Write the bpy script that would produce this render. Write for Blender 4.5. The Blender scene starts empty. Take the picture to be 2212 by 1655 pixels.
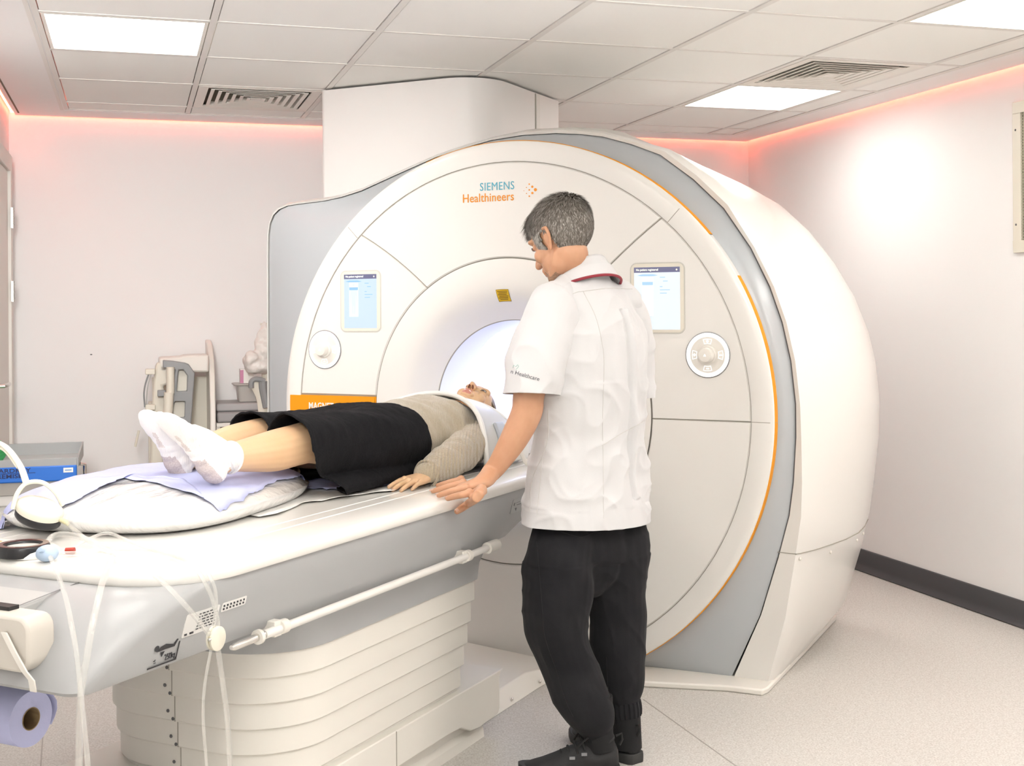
import bpy, bmesh, math, random
from mathutils import Vector, Matrix, noise
random.seed(7)
SC=bpy.context.scene; COL=SC.collection
PI=math.pi
V=Vector
# ---------------------------------------------------------------- camera
CAM_H=1.36; F_PX=2694.0; CY=671.0; ROLL=-0.0069
cd=bpy.data.cameras.new('camera'); cam=bpy.data.objects.new('camera',cd); COL.objects.link(cam)
cd.sensor_width=36; cd.lens=F_PX/2212*36; cd.shift_y=-(827.5-CY)/2212; cd.clip_start=.05
cr,sr=math.cos(ROLL),math.sin(ROLL)
RV=V((cr,0,sr)); UV=V((-sr,0,cr)); FV=V((0,1,0))
cam.matrix_world=Matrix(((RV.x,UV.x,-FV.x,0),(RV.y,UV.y,-FV.y,0),(RV.z,UV.z,-FV.z,CAM_H),(0,0,0,1)))
SC.camera=cam
def ray(x,y): return (x-1106)/F_PX*RV+(CY-y)/F_PX*UV+FV
def plane_hit(x,y,n,p0):
    d=ray(x,y); c=V((0,0,CAM_H)); return c+d*(n.dot(p0-c)/n.dot(d))
# frames: the scanner and its table are turned 26 degrees, the room 17 degrees
class Frame:
    def __init__(s,o,ang):
        s.o=V(o); s.a=ang; s.M=Matrix.Translation(s.o)@Matrix.Rotation(ang,4,'Z'); s.I=s.M.inverted()
        s.X=s.M.to_3x3()@V((1,0,0)); s.Y=s.M.to_3x3()@V((0,1,0))
    def w(s,*p): return s.M@V(p)
    def onx(s,x,y,c): return s.I@plane_hit(x,y,s.X,s.o+s.X*c)
    def ony(s,x,y,c): return s.I@plane_hit(x,y,s.Y,s.o+s.Y*c)
    def onz(s,x,y,c): return s.I@plane_hit(x,y,V((0,0,1)),V((0,0,c+s.o.z)))
FM=Frame((-.0248,4.826,0),-math.radians(26))
FR=Frame((0,0,0),.2962)
CEIL=2.38
# ---------------------------------------------------------------- materials
def mat(name,col,rough=.5,metal=0,spec=.5,bump=None,var=None,emit=None,coat=0,sss=0,alpha=None,trans=0,ior=1.45,sheen=0,bumpd=.002):
    m=bpy.data.materials.new(name); m.use_nodes=True; nt=m.node_tree; b=nt.nodes['Principled BSDF']
    b.inputs['Base Color'].default_value=(*col,1); b.inputs['Roughness'].default_value=rough
    b.inputs['Metallic'].default_value=metal; b.inputs['Specular IOR Level'].default_value=spec
    b.inputs['Coat Weight'].default_value=coat; b.inputs['Coat Roughness'].default_value=.08
    if sheen: b.inputs['Sheen Weight'].default_value=sheen
    if sss:
        b.inputs['Subsurface Weight'].default_value=sss; b.inputs['Subsurface Radius'].default_value=(.012,.004,.002); b.inputs['Subsurface Scale'].default_value=1
    if trans: b.inputs['Transmission Weight'].default_value=trans; b.inputs['IOR'].default_value=ior
    if alpha is not None: b.inputs['Alpha'].default_value=alpha
    if emit: b.inputs['Emission Color'].default_value=(*emit[0],1); b.inputs['Emission Strength'].default_value=emit[1]
    L=nt.links
    if var or bump:
        tc=nt.nodes.new('ShaderNodeTexCoord')
    if var:   # (scale, colour2, detail)
        n=nt.nodes.new('ShaderNodeTexNoise'); n.inputs['Scale'].default_value=var[0]; n.inputs['Detail'].default_value=var[2] if len(var)>2 else 4
        r=nt.nodes.new('ShaderNodeValToRGB'); r.color_ramp.elements[0].position=.35; r.color_ramp.elements[1].position=.65
        r.color_ramp.elements[0].color=(*col,1); r.color_ramp.elements[1].color=(*var[1],1)
        L.new(tc.outputs['Object'],n.inputs['Vector']); L.new(n.outputs['Fac'],r.inputs['Fac']); L.new(r.outputs['Color'],b.inputs['Base Color'])
    if bump:  # (scale, strength, detail, stretch)
        n=nt.nodes.new('ShaderNodeTexNoise'); n.inputs['Scale'].default_value=bump[0]; n.inputs['Detail'].default_value=bump[2] if len(bump)>2 else 3
        mp=nt.nodes.new('ShaderNodeMapping'); 
        if len(bump)>3: mp.inputs['Scale'].default_value=bump[3]
        bp=nt.nodes.new('ShaderNodeBump'); bp.inputs['Strength'].default_value=bump[1]; bp.inputs['Distance'].default_value=bumpd
        L.new(tc.outputs['Object'],mp.inputs['Vector']); L.new(mp.outputs['Vector'],n.inputs['Vector']); L.new(n.outputs['Fac'],bp.inputs['Height']); L.new(bp.outputs['Normal'],b.inputs['Normal'])
    return m
WHITE=mat('white_enamel',(.80,.78,.74),.28,coat=.35)
WHITE2=mat('white_plastic',(.80,.77,.71),.38)
CREAM=mat('cream_plastic',(.76,.72,.62),.4)
BOREW=mat('bore_white',(.84,.84,.84),.7)
GREY=mat('silver_grey_paint',(.45,.475,.495),.32,metal=.1,coat=.2)
GREYB=mat('table_grey_paint',(.40,.405,.41),.38)
DGREY=mat('dark_grey_plastic',(.12,.12,.125),.4)
SEAM=mat('seam_shadow_grey',(.36,.34,.29),.8)
BLACK=mat('black_plastic',(.015,.015,.017),.3)
ORANGE=mat('orange_paint',(.80,.31,.008),.55,spec=.25)
STEEL=mat('brushed_steel',(.62,.61,.58),.25,metal=1)
CHROME=mat('chrome',(.75,.73,.70),.15,metal=1)
TEALT=mat('teal_print',(.10,.40,.52),.5)
ORANGET=mat('orange_print',(.78,.27,.01),.5)
WPRINT=mat('white_print',(.85,.84,.80),.5)
DPRINT=mat('dark_print',(.03,.03,.035),.5)
WALL=mat('painted_wall',(.87,.86,.855),.6,bump=(260,.06,2))
CEILT=mat('ceiling_tile',(.91,.90,.87),.8,bump=(300,.08,3))
TBAR=mat('ceiling_bar',(.78,.755,.72),.5)
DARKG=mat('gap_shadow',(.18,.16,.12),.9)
RUBBER=mat('dark_grey_rubber',(.055,.055,.06),.55)
DOORW=mat('door_paint',(.78,.75,.70),.45)
LAMP=mat('lamp_diffuser',(.9,.9,.9),.5,emit=((1,.975,.93),9.0))
LED=mat('red_led',(.9,.3,.2),.5,emit=((1,.13,.07),10.0))
BORELED=mat('bore_light',(.9,.9,.9),.5,emit=((.62,.68,1),7))
def floor_material():
    m=mat('speckled_vinyl',(.56,.53,.49),.42,bump=(420,.05,2)); nt=m.node_tree; L=nt.links; b=nt.nodes['Principled BSDF']
    tc=nt.nodes.new('ShaderNodeTexCoord'); n=nt.nodes.new('ShaderNodeTexNoise'); n.inputs['Scale'].default_value=170; n.inputs['Detail'].default_value=3
    n2=nt.nodes.new('ShaderNodeTexNoise'); n2.inputs['Scale'].default_value=55; n2.inputs['Detail'].default_value=5
    r=nt.nodes.new('ShaderNodeValToRGB'); r.color_ramp.elements[0].position=.36; r.color_ramp.elements[1].position=.62
    r.color_ramp.elements[0].color=(.52,.49,.45,1); r.color_ramp.elements[1].color=(.70,.68,.645,1)
    mx=nt.nodes.new('ShaderNodeMix'); mx.data_type='RGBA'; mx.blend_type='MULTIPLY'; mx.inputs['Factor'].default_value=.35
    r2=nt.nodes.new('ShaderNodeValToRGB'); r2.color_ramp.elements[0].position=.4; r2.color_ramp.elements[1].position=.6
    r2.color_ramp.elements[0].color=(.8,.78,.76,1); r2.color_ramp.elements[1].color=(1,1,1,1)
    L.new(tc.outputs['Object'],n.inputs['Vector']); L.new(tc.outputs['Object'],n2.inputs['Vector']); L.new(n.outputs['Fac'],r.inputs['Fac']); L.new(n2.outputs['Fac'],r2.inputs['Fac'])
    L.new(r.outputs['Color'],mx.inputs[6]); L.new(r2.outputs['Color'],mx.inputs[7]); L.new(mx.outputs[2],b.inputs['Base Color'])
    return m
FLOORM=floor_material()
# ---------------------------------------------------------------- mesh builder
def rrect(w,h,r,n=5,cx=0,cy=0):
    r=min(r,w/2-1e-5,h/2-1e-5); out=[]
    for (sx,sy,a0) in ((1,1,0),(-1,1,90),(-1,-1,180),(1,-1,270)):
        for k in range(n+1):
            a=math.radians(a0+90*k/n); out.append((cx+sx*(w/2-r)+r*math.cos(a),cy+sy*(h/2-r)+r*math.sin(a)))
    return out
class MB:
    def __init__(s): s.v=[]; s.f=[]; s.mi=[]
    def add(s,vs,fs,mi=0):
        b=len(s.v); s.v+= [tuple(v) for v in vs]
        for f in fs: s.f.append([b+i for i in f]); s.mi.append(mi)
        return s
    def box(s,x0,x1,y0,y1,z0,z1,mi=0,M=None):
        vs=[V((x,y,z)) for z in (z0,z1) for (x,y) in ((x0,y0),(x1,y0),(x1,y1),(x0,y1))]
        if M: vs=[M@v for v in vs]
        return s.add(vs,[(3,2,1,0),(4,5,6,7),(0,1,5,4),(1,2,6,5),(2,3,7,6),(3,0,4,7)],mi)
    def loft(s,secs,closed=True,cap0=True,cap1=True,mi=0,M=None):
        n=len(secs[0]); vs=[V(p) for q in secs for p in q]
        if M: vs=[M@v for v in vs]
        fs=[]; m=n if closed else n-1
        for i in range(len(secs)-1):
            for j in range(m):
                k=(j+1)%n; fs.append((i*n+j,i*n+k,(i+1)*n+k,(i+1)*n+j))
        if cap0: fs.append(tuple(reversed(range(n))))
        if cap1: fs.append(tuple((len(secs)-1)*n+j for j in range(n)))
        return s.add(vs,fs,mi)
    def tube(s,pts,r,n=10,mi=0,cap=True,up=None,flat=1.0):
        pts=[V(p) for p in pts]; R=r if hasattr(r,'__len__') else [r]*len(pts); secs=[]; pu=None
        for i,p in enumerate(pts):
            t=(pts[min(i+1,len(pts)-1)]-pts[max(i-1,0)]).normalized()
            u=(V(up) if up else (pu if pu else V((0,0,1)))); 
            if abs(t.dot(u.normalized()))>.98: u=V((1,0,0)) if not pu else pu
            a=(u-t*u.dot(t)).normalized(); pu=a; b=t.cross(a)
            rr=R[i]; ra,rb=(rr if hasattr(rr,'__len__') else (rr*flat,rr))
            secs.append([p+a*ra*math.cos(2*PI*k/n)+b*rb*math.sin(2*PI*k/n) for k in range(n)])
        return s.loft(secs,True,cap,cap,mi)
    def ell(s,c,r,M=None,nu=20,nv=12,mi=0):
        c=V(c); R=r if hasattr(r,'__len__') else (r,r,r); vs=[];fs=[]
        for i in range(nv+1):
            t=PI*i/nv
            for j in range(nu):
                a=2*PI*j/nu; v=V((R[0]*math.sin(t)*math.cos(a),R[1]*math.sin(t)*math.sin(a),R[2]*math.cos(t)))
                if M: v=M@v
                vs.append(c+v)
        for i in range(nv):
            for j in range(nu):
                k=(j+1)%nu; fs.append((i*nu+j,(i+1)*nu+j,(i+1)*nu+k,i*nu+k))
        return s.add(vs,fs,mi)
    def cyl(s,p0,p1,r,n=24,mi=0): return s.tube([p0,p1],r,n,mi)
    def prism(s,poly,h0,h1,fn,mi=0):  # poly 2D, fn(u,v,h)->3D
        n=len(poly); vs=[fn(u,v,h0) for u,v in poly]+[fn(u,v,h1) for u,v in poly]
        fs=[tuple(reversed(range(n))),tuple(range(n,2*n))]+[(j,(j+1)%n,n+(j+1)%n,n+j) for j in range(n)]
        return s.add(vs,fs,mi)
    def grid(s,fn,nu,nv,mi=0,closed_u=False):
        vs=[fn(i/nu if not closed_u else i/nu,j/nv) for j in range(nv+1) for i in range(nu if closed_u else nu+1)]
        w=nu if closed_u else nu+1; fs=[]
        for j in range(nv):
            for i in range(nu):
                k=(i+1)%w; fs.append((j*w+i,j*w+k,(j+1)*w+k,(j+1)*w+i))
        return s.add(vs,fs,mi)
    def build(s,name,mats,parent=None,smooth=True,ang=35,bevel=0,seg=2,frame=None,solid=0,recalc=True):
        me=bpy.data.meshes.new(name); vs=s.v
        if frame: vs=[tuple(frame.M@V(v)) for v in vs]
        me.from_pydata(vs,[],s.f); 
        if not isinstance(mats,(list,tuple)): mats=[mats]
        for m in mats: me.materials.append(m)
        me.polygons.foreach_set('material_index',s.mi)
        bm=bmesh.new(); bm.from_mesh(me)
        bmesh.ops.remove_doubles(bm,verts=bm.verts,dist=1e-6)
        if recalc: bmesh.ops.recalc_face_normals(bm,faces=bm.faces)
        bm.to_mesh(me); bm.free()
        if smooth:
            me.polygons.foreach_set('use_smooth',[True]*len(me.polygons)); me.set_sharp_from_angle(angle=math.radians(ang))
        o=bpy.data.objects.new(name,me); COL.objects.link(o)
        if parent: o.parent=parent
        if solid:
            md=o.modifiers.new('solid','SOLIDIFY'); md.thickness=solid; md.offset=0
        if bevel:
            md=o.modifiers.new('bevel','BEVEL'); md.width=bevel; md.segments=seg; md.limit_method='ANGLE'; md.angle_limit=math.radians(40)
        return o
def empty(name,frame=None,loc=(0,0,0),rz=0):
    o=bpy.data.objects.new(name,None); COL.objects.link(o); o.empty_display_size=.1
    if frame: o.matrix_world=frame.M@Matrix.Translation(V(loc))@Matrix.Rotation(rz,4,'Z')
    else: o.location=loc; o.rotation_euler=(0,0,rz)
    return o
def tag(o,label=None,cat=None,group=None,kind=None):
    if label: o['label']=label
    if cat: o['category']=cat
    if group: o['group']=group
    if kind: o['kind']=kind
    return o
def struct(o,label=None): o['kind']='structure'; return o
def copy_tree(o,parent=None):
    c=o.copy(); COL.objects.link(c)
    if parent: c.parent=parent
    for ch in [x for x in bpy.data.objects if x.parent==o and x is not c]: copy_tree(ch,c)
    return c
def text_part(name,body,size,m,parent,M,bold=0,align='LEFT',extr=.0006,xs=1.0,shear=0,space=1.0):
    cu=bpy.data.curves.new(name,'FONT'); cu.body=body; cu.size=size; cu.extrude=extr; cu.offset=bold; cu.align_x=align; cu.shear=shear; cu.space_character=space; cu.resolution_u=3
    t=bpy.data.objects.new('tmp',cu); COL.objects.link(t); dg=bpy.context.evaluated_depsgraph_get(); dg.update()
    me=bpy.data.meshes.new_from_object(t.evaluated_get(dg)); me.name=name
    bpy.data.objects.remove(t); bpy.data.curves.remove(cu)
    me.transform(M@Matrix.Diagonal((xs,1,1,1))); me.materials.clear(); me.materials.append(m)
    o=bpy.data.objects.new(name,me); COL.objects.link(o)
    if parent: o.parent=parent
    return o
def remesh(mb,name,mats,voxel=.004,smooth=4,parent=None,fn=None,frame=None,fac=.5):
    """grow one continuous skin over the overlapping volumes in mb"""
    me=bpy.data.meshes.new('raw'); vs=mb.v
    if frame: vs=[tuple(frame.M@V(v)) for v in vs]
    me.from_pydata(vs,[],mb.f)
    bm=bmesh.new(); bm.from_mesh(me); bmesh.ops.remove_doubles(bm,verts=bm.verts,dist=1e-6); bmesh.ops.recalc_face_normals(bm,faces=bm.faces); bm.to_mesh(me); bm.free()
    t=bpy.data.objects.new('raw',me); COL.objects.link(t)
    r=t.modifiers.new('r','REMESH'); r.mode='VOXEL'; r.voxel_size=voxel; r.adaptivity=0
    if smooth:
        s=t.modifiers.new('s','SMOOTH'); s.factor=fac; s.iterations=smooth
    dg=bpy.context.evaluated_depsgraph_get(); dg.update()
    out=bpy.data.meshes.new_from_object(t.evaluated_get(dg)); out.name=name
    bpy.data.objects.remove(t); bpy.data.meshes.remove(me)
    out.materials.clear()
    if not isinstance(mats,(list,tuple)): mats=[mats]
    for m in mats: out.materials.append(m)
    if fn: fn(out)
    out.polygons.foreach_set('use_smooth',[True]*len(out.polygons))
    o=bpy.data.objects.new(name,out); COL.objects.link(o)
    if parent: o.parent=parent
    return o
def displace(me,f):
    """f(co,normal) -> new co, over a snapshot of the mesh"""
    n=len(me.vertices); co=[0.0]*(3*n); me.vertices.foreach_get('co',co); nr=[x.vector.copy() for x in me.vertex_normals]
    for i in range(n):
        c=f(V(co[3*i:3*i+3]),nr[i]); co[3*i],co[3*i+1],co[3*i+2]=c.x,c.y,c.z
    me.vertices.foreach_set('co',co); me.update()
def drape(o,pts,name,m_,par,r=.0012,off=.001,n=6,step=6):
    """a seam laid on the surface of o along points of the picture (o has world coordinates)"""
    P=spline([V((x,y,0)) for x,y in pts],step); out=[]; c=V((0,0,CAM_H))
    for q in P:
        d=ray(q.x,q.y).normalized(); ok,loc,nor,i=o.ray_cast(c,d)
        if ok: out.append(loc-d*off)
    if len(out)<3: return None
    ob=MB().tube(out,r,n).build(name,m_,par); return ob
def drape_mesh(o,me,off=.0012):
    c=V((0,0,CAM_H))
    for v in me.vertices:
        d=ray(v.co.x,v.co.y).normalized(); ok,loc,nor,i=o.ray_cast(c,d)
        v.co=loc-d*(off+v.co.z) if ok else c+d*3.5
# ---------------------------------------------------------------- room shell (room frame FR: x across, y away)
XL,XR,YB,YF=-.595,3.615,6.87,-3.2
m=MB().box(XL-.1,XR+.1,YF-.1,YB+.1,-.08,0); struct(m.build('floor',FLOORM,frame=FR))
# weld seams of the vinyl sheets
m=MB()
for (p,q) in (((1395,1515),(1590,1655)),((100,1480),(88,1655))):
    a=FR.onz(*p,0); b=FR.onz(*q,0); d=(b-a).normalized(); n=V((-d.y,d.x,0))*.0022
    a=a-d*.02; b=b+d*1.0
    m.loft([[a-n+V((0,0,.0002)),a+n+V((0,0,.0002)),a+n+V((0,0,.0008)),a-n+V((0,0,.0008))],[b-n+V((0,0,.0002)),b+n+V((0,0,.0002)),b+n+V((0,0,.0008)),b-n+V((0,0,.0008))]])
struct(m.build('trim_1',mat('weld_seam',(.40,.37,.34),.5),frame=FR))
m=MB().box(XL-.1,XR+.1,YB,YB+.1,0,CEIL+.14); struct(m.build('wall_back',WALL,frame=FR))
m=MB().box(XR,XR+.1,YF-.1,YB+.1,0,CEIL+.14); struct(m.build('wall_right',WALL,frame=FR))
m=MB().box(XL-.1,XL,YF-.1,YB+.1,0,CEIL+.14); struct(m.build('wall_left',WALL,frame=FR))
m=MB().box(XL-.1,XR+.1,YF-.1,YF,0,CEIL+.14); struct(m.build('wall_front',WALL,frame=FR))
# ceiling grid
TA,TB=.5871,.630; A0=-.293; B0=4.499     # right edge of bar 0, far edge of row 0
barw=.024
CR0,CR1=A0,XR-.225        # tiled field left and right
CB1=YB-.26; GAP=.035      # far edge of the tiled field, LED gap at the walls
cm=MB(); cm.box(XL+.0,XR,YF,YB,CEIL+.10,CEIL+.14,0)      # soffit above
gr=MB(); dk=MB()
rows=[]; b=B0
while b-TB>YF: b-=TB
ys=[]; y=b
while y<CB1-.01: ys.append(y); y+=TB
ys.append(CB1)
xs=[CR0+TA*i for i in range(0,7)]; xs.append(CR1)
light_cells=set(); vent_cells=set()
def cell(a,b): # index of cell containing point
    i=max(k for k in range(len(xs)-1) if xs[k]<=a); j=max(k for k in range(len(ys)-1) if ys[k]<=b); return i,j
LIGHTS=[(0.0,4.8),(2.9,5.4),(2.9,3.6)]
# unseen luminaires added on the same grid to brighten the room
LIGHTS+=[(0.0,3.0),(2.9,2.3),(1.2,1.0),(2.9,1.0),(2.9,-.2),(1.2,-1.5)]
VENTS=[(.57,6.03),(2.9,4.8)]
lc=[cell(*p) for p in LIGHTS]; vc=[cell(*p) for p in VENTS]
g=.0035
tiles=MB()
for i in range(len(xs)-1):
    for j in range(len(ys)-1):
        x0,x1=xs[i]+.0,xs[i+1]-barw; y0,y1=ys[j]+g,ys[j+1]-barw*.9
        if i==0: x0+=.0
        if (i,j) in lc or (i,j) in vc: continue
        tiles.box(x0+g,x1-g,y0,y1,CEIL+.002,CEIL+.018)
struct(tiles.build('ceiling',CEILT,frame=FR))
# plain plasterboard border and the soffit over the grid are part of the ceiling too
bd=MB()
bd.box(XL+GAP,CR0-.02,YF,YB-GAP,CEIL-.002,CEIL+.02); bd.box(CR1+.0,XR-GAP,YF,YB-GAP,CEIL-.002,CEIL+.02)
bd.box(CR0-.02,CR1+.0,CB1+.0,YB-GAP,CEIL-.002,CEIL+.02)
bd.box(XL,XR,YF,YB,CEIL+.09,CEIL+.14)
struct(bd.build('ceiling',WALL,frame=FR))
gr=MB()
for i,x in enumerate(xs):
    gr.box(x-barw,x,YF,CB1,CEIL-.001,CEIL+.006)
for j,y in enumerate(ys): gr.box(CR0,CR1,y-barw*.9,y,CEIL-.0005,CEIL+.006)
gr.box(CR0-.04,CR0-.024,YF,CB1,CEIL-.004,CEIL+.006)
struct(gr.build('trim_2',TBAR,frame=FR))
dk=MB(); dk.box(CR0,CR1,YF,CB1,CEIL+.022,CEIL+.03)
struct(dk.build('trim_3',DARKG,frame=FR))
# long slot in the left border
struct(MB().box(XL+.052,XL+.060,3.0,YB-.11,CEIL-.0035,CEIL-.001).build('trim_4',DARKG,frame=FR))
# luminaires
lab=['square recessed ceiling light panel at upper left of the ceiling','square recessed ceiling light panel above the scanner, beside the right air vent','square recessed ceiling light panel cut by the top right edge of the photo']
lamp0=None
for k,(i,j) in enumerate(lc):
    x0,x1=xs[i],xs[i+1]-barw; y0,y1=ys[j],ys[j+1]-barw*.9
    if lamp0 is None:
        t=empty('ceiling_light',FR,(x0,y0,CEIL)); w=x1-x0; d=y1-y0
        f=MB(); e=.016
        f.box(g,w-g,g,e,-.001,.012); f.box(g,w-g,d-e,d-g,-.001,.012); f.box(g,e,e,d-e,-.001,.012); f.box(w-e,w-g,e,d-e,-.001,.012)
        f.build('frame',WHITE2,t); MB().box(e,w-e,e,d-e,.003,.009).build('diffuser',LAMP,t)
        lamp0=t
    else:
        t=copy_tree(lamp0); t.matrix_world=FR.M@Matrix.Translation(V((x0,y0,CEIL)))
    tag(t,lab[k] if k<3 else 'square recessed ceiling light panel added outside the picture for more light',"ceiling light",'recessed ceiling light panels')
# air diffusers: nested square vanes
def make_vent(i,j,label):
    x0,x1=xs[i],xs[i+1]-barw; y0,y1=ys[j],ys[j+1]-barw*.9; w=x1-x0; d=y1-y0
    t=empty('air_diffuser',FR,((x0+x1)/2,(y0+y1)/2,CEIL)); tag(t,label,'air vent','square ceiling air diffusers')
    f=MB(); n=6; hw,hd=w/2-g,d/2-g
    def ring(f,a,b,c,dd,z0,z1,z2,z3):
        # outer half sizes a,b at z0/z1 ; inner c,dd at z2/z3
        def q(h,k,z): return [(h,k,z),(-h,k,z),(-h,-k,z),(h,-k,z)]
        f.loft([q(a,b,z0),q(a,b,z1),q(c,dd,z3),q(c,dd,z2),q(a,b,z0)],True,False,False)
    ring(f,hw,hd,hw*.84,hd*.84,-.002,.006,.0,.006)
    f.build('frame',WHITE2,t,smooth=False)
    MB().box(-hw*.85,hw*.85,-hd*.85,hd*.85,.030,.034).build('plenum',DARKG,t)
    for k in range(n):
        s1=.795-.128*k; s0=s1-.062
        v=MB(); ring(v,hw*s1,hd*s1,hw*s0,hd*s0,-.004,-.0015,-.001,.0015); ring(v,hw*s0,hd*s0,hw*(s0-.02),hd*(s0-.02),-.001,.0015,.016,.018)
        v.build('vane',WHITE2,t,smooth=False)
    MB().box(-hw*.09,hw*.09,-hd*.09,hd*.09,-.002,.004).build('centre_plate',WHITE2,t)
make_vent(*vc[0],'square ceiling air vent at left, beside the white service column')
make_vent(*vc[1],'square ceiling air vent at right, above the scanner housing')
# red LED coves
def led(x0,x1,y0,y1,label):
    t=MB().box(x0,x1,y0,y1,CEIL+.012,CEIL+.020).build('led_strip',LED,frame=FR); tag(t,label,'light strip','red LED strips in the ceiling coves')
led(XL+.008,XR-.008,YB-.020,YB-.012,'red glowing LED strip along the top of the back wall')
led(XR-.020,XR-.012,-1,YB-.03,'red glowing LED strip along the top of the right wall')
led(XL+.012,XL+.020,3,YB-.03,'red glowing LED strip along the top of the left wall')
# cove base of the walls
def cove(x0,y0,x1,y1,nx,ny,name):
    prof=[(0,0.002),(.026,.002),(.028,.006),(.014,.022),(.010,.04),(.010,.108),(.006,.112),(0,.112)]
    struct(MB().loft([[V((x0+nx*a,y0+ny*a,z)) for a,z in prof],[V((x1+nx*a,y1+ny*a,z)) for a,z in prof]]).build(name,RUBBER,frame=FR,ang=50))
cove(XR,YF,XR,YB,-1,0,'baseboard_right'); cove(XL,YB,XR,YB,0,-1,'baseboard_back'); cove(XL,YB,XL,6.7,1,0,'baseboard_left')
# door in the left wall, seen edge on
d=struct(MB().box(XL,XL+.02,5.62,6.55,.01,2.06).build('door_1',DOORW,frame=FR,bevel=.003))
fr=MB(); fr.box(XL,XL+.035,6.55,6.64,0,2.14); fr.box(XL,XL+.035,5.5,6.55,2.06,2.14); fr.build('door_frame',DOORW,parent=d,frame=FR,bevel=.004)
for z in (.32,1.47,1.83):
    h=MB(); h.cyl((XL+.042,6.555,z-.05),(XL+.042,6.555,z+.05),.007,12); h.box(XL+.036,XL+.040,6.53,6.58,z-.05,z+.05)
    for k in range(3): h.cyl((XL+.042,6.555,z-.036+.033*k),(XL+.042,6.555,z-.030+.033*k),.0085,12)
    h.build('hinge',STEEL,parent=d,frame=FR)
h=MB(); h.tube([(XL+.02,5.78,1.05),(XL+.07,5.78,1.05),(XL+.075,5.80,1.05),(XL+.075,5.93,1.05)],.010,10); h.cyl((XL+.02,5.78,1.05),(XL+.028,5.78,1.05),.026); h.build('door_handle',STEEL,parent=d,frame=FR)
# grille on the right wall
t=empty('wall_grille',FR,(XR,0,0)); tag(t,'cream framed wall vent with fine grid at right edge of photo','wall vent')
a=FR.onx(2192,222,XR); b2=FR.onx(2193,547,XR)
ya=a.y; zt=a.z; zb=b2.z; fw=.05; yn=ya-.62
f=MB()
for (y0,y1,z0,z1) in ((yn,ya,zt-fw,zt),(yn,ya,zb,zb+fw),(ya-fw,ya,zb+fw,zt-fw),(yn,yn+fw,zb+fw,zt-fw)): f.box(-.014,0,y0,y1,z0,z1)
f.build('frame',CREAM,t,bevel=.002)
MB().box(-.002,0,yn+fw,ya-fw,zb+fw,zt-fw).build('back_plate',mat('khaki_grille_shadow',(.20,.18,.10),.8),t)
f=MB()
k=zb+fw+.006
while k<zt-fw: f.box(-.010,-.003,yn+fw,ya-fw,k,k+.0035); k+=.0125
k=yn+fw
while k<ya-fw: f.box(-.0115,-.003,k,k+.0035,zb+fw,zt-fw); k+=.0125
f.build('grid',mat('khaki_grille',(.45,.42,.32),.5),t,smooth=False)
for z in (zt-.12,zb+.12): MB().ell((-.014,ya-.02,z),(.003,.005,.005)).build('screw',DGREY,t)
# ---------------------------------------------------------------- scanner (frame FM: x right, y into the bore)
BZ=.972
scan=empty('mri_scanner',FM); tag(scan,'large round white and grey MRI scanner with an orange rim standing on the floor','mri scanner')
def zf(z): return max(z,.012)
def revolve(mb,prof,a0=0,a1=360,n=144,mi=0,clip=True):
    full=abs(a1-a0)>=359.9; secs=[]; cnt=n if full else max(4,int(n*abs(a1-a0)/360))
    for i in range(cnt+(0 if full else 1)):
        a=math.radians(a0+(a1-a0)*i/cnt); secs.append([V((r*math.cos(a),m,zf(BZ+r*math.sin(a)) if clip else BZ+r*math.sin(a))) for r,m in prof])
    if full: secs.append(secs[0])
    return mb.loft(secs,False,False,False,mi)
# backing disc shows as the thin seams
revolve(MB(),[(.57,.02),(.60,.006),(.975,.006),(1.0,.03)]).build('backing_disc',SEAM,scan)
# rim ring
revolve(MB(),[(.9655,.012),(.9655,.0),(.968,-.001),(1.02,-.0005),(1.036,.002),(1.043,.007),(1.045,.013)]).build('rim_ring',WHITE,scan)
revolve(MB(),[(1.0445,.049),(1.044,.070),(1.038,.085)]).build('rim_edge',WHITE,scan)
o1=MB(); revolve(o1,[(1.045,.013),(1.0475,.015),(1.0475,.047),(1.0445,.049)],39,110); 
o1.build('orange_trim',ORANGE,scan)
revolve(MB(),[(1.045,.013),(1.0475,.015),(1.0475,.047),(1.0445,.049)],-75,29).build('orange_trim',ORANGE,scan)
revolve(MB(),[(1.045,.013),(1.0445,.049)],29,39).build('rim_edge',WHITE,scan)  # white break in the orange trim, a highlight put in as colour
revolve(MB(),[(1.045,.013),(1.0445,.049)],110,285).build('rim_edge',WHITE,scan)
# panels with curved seams
def panel(r0,r1,fa0,fa1,name,zcut=None,m0=0.0,na=60,nr=6,matl=None):
    mb=MB(); e=.0016
    rs=[r0+e,r0+e+.004]+[r0+.006+(r1-r0-.012)*k/nr for k in range(nr+1)]+[r1-e-.004,r1-e]
    ds=[.005,.0012]+[m0]*(nr+1)+[.0012,.005]
    secs=[]
    for i in range(na+1):
        row=[]
        for r,d in zip(rs,ds):
            x0,x1=fa0(r),fa1(r); ea=e/r
            if i==0: a=x0+ea; dd=.005
            elif i==na: a=x1-ea; dd=.005
            else: a=x0+ea*2.5+(x1-x0-5*ea)*(i-1)/(na-2); dd=d
            row.append(V((r*math.cos(a),max(d,dd) if i in (0,na) else d,zf(BZ+r*math.sin(a)))))
        secs.append(row)
    mb.loft(secs,False,False,False); return mb.build(name,matl or WHITE,scan)
R0,R1=.593,.9645
def lin(r,a,b): return math.radians(a+(b-a)*(r-R0)/(R1-R0))
def hz(z,side):  # angle at which radius r reaches height z
    def f(r):
        a=math.asin(max(-1,min(1,(z-BZ)/r))); return a if side>0 else PI-a
    return f
panel(R0,R1,lambda r:lin(r,53.5,48.6),lambda r:lin(r,126.0,133.2),'upper_panel',na=80)
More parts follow.
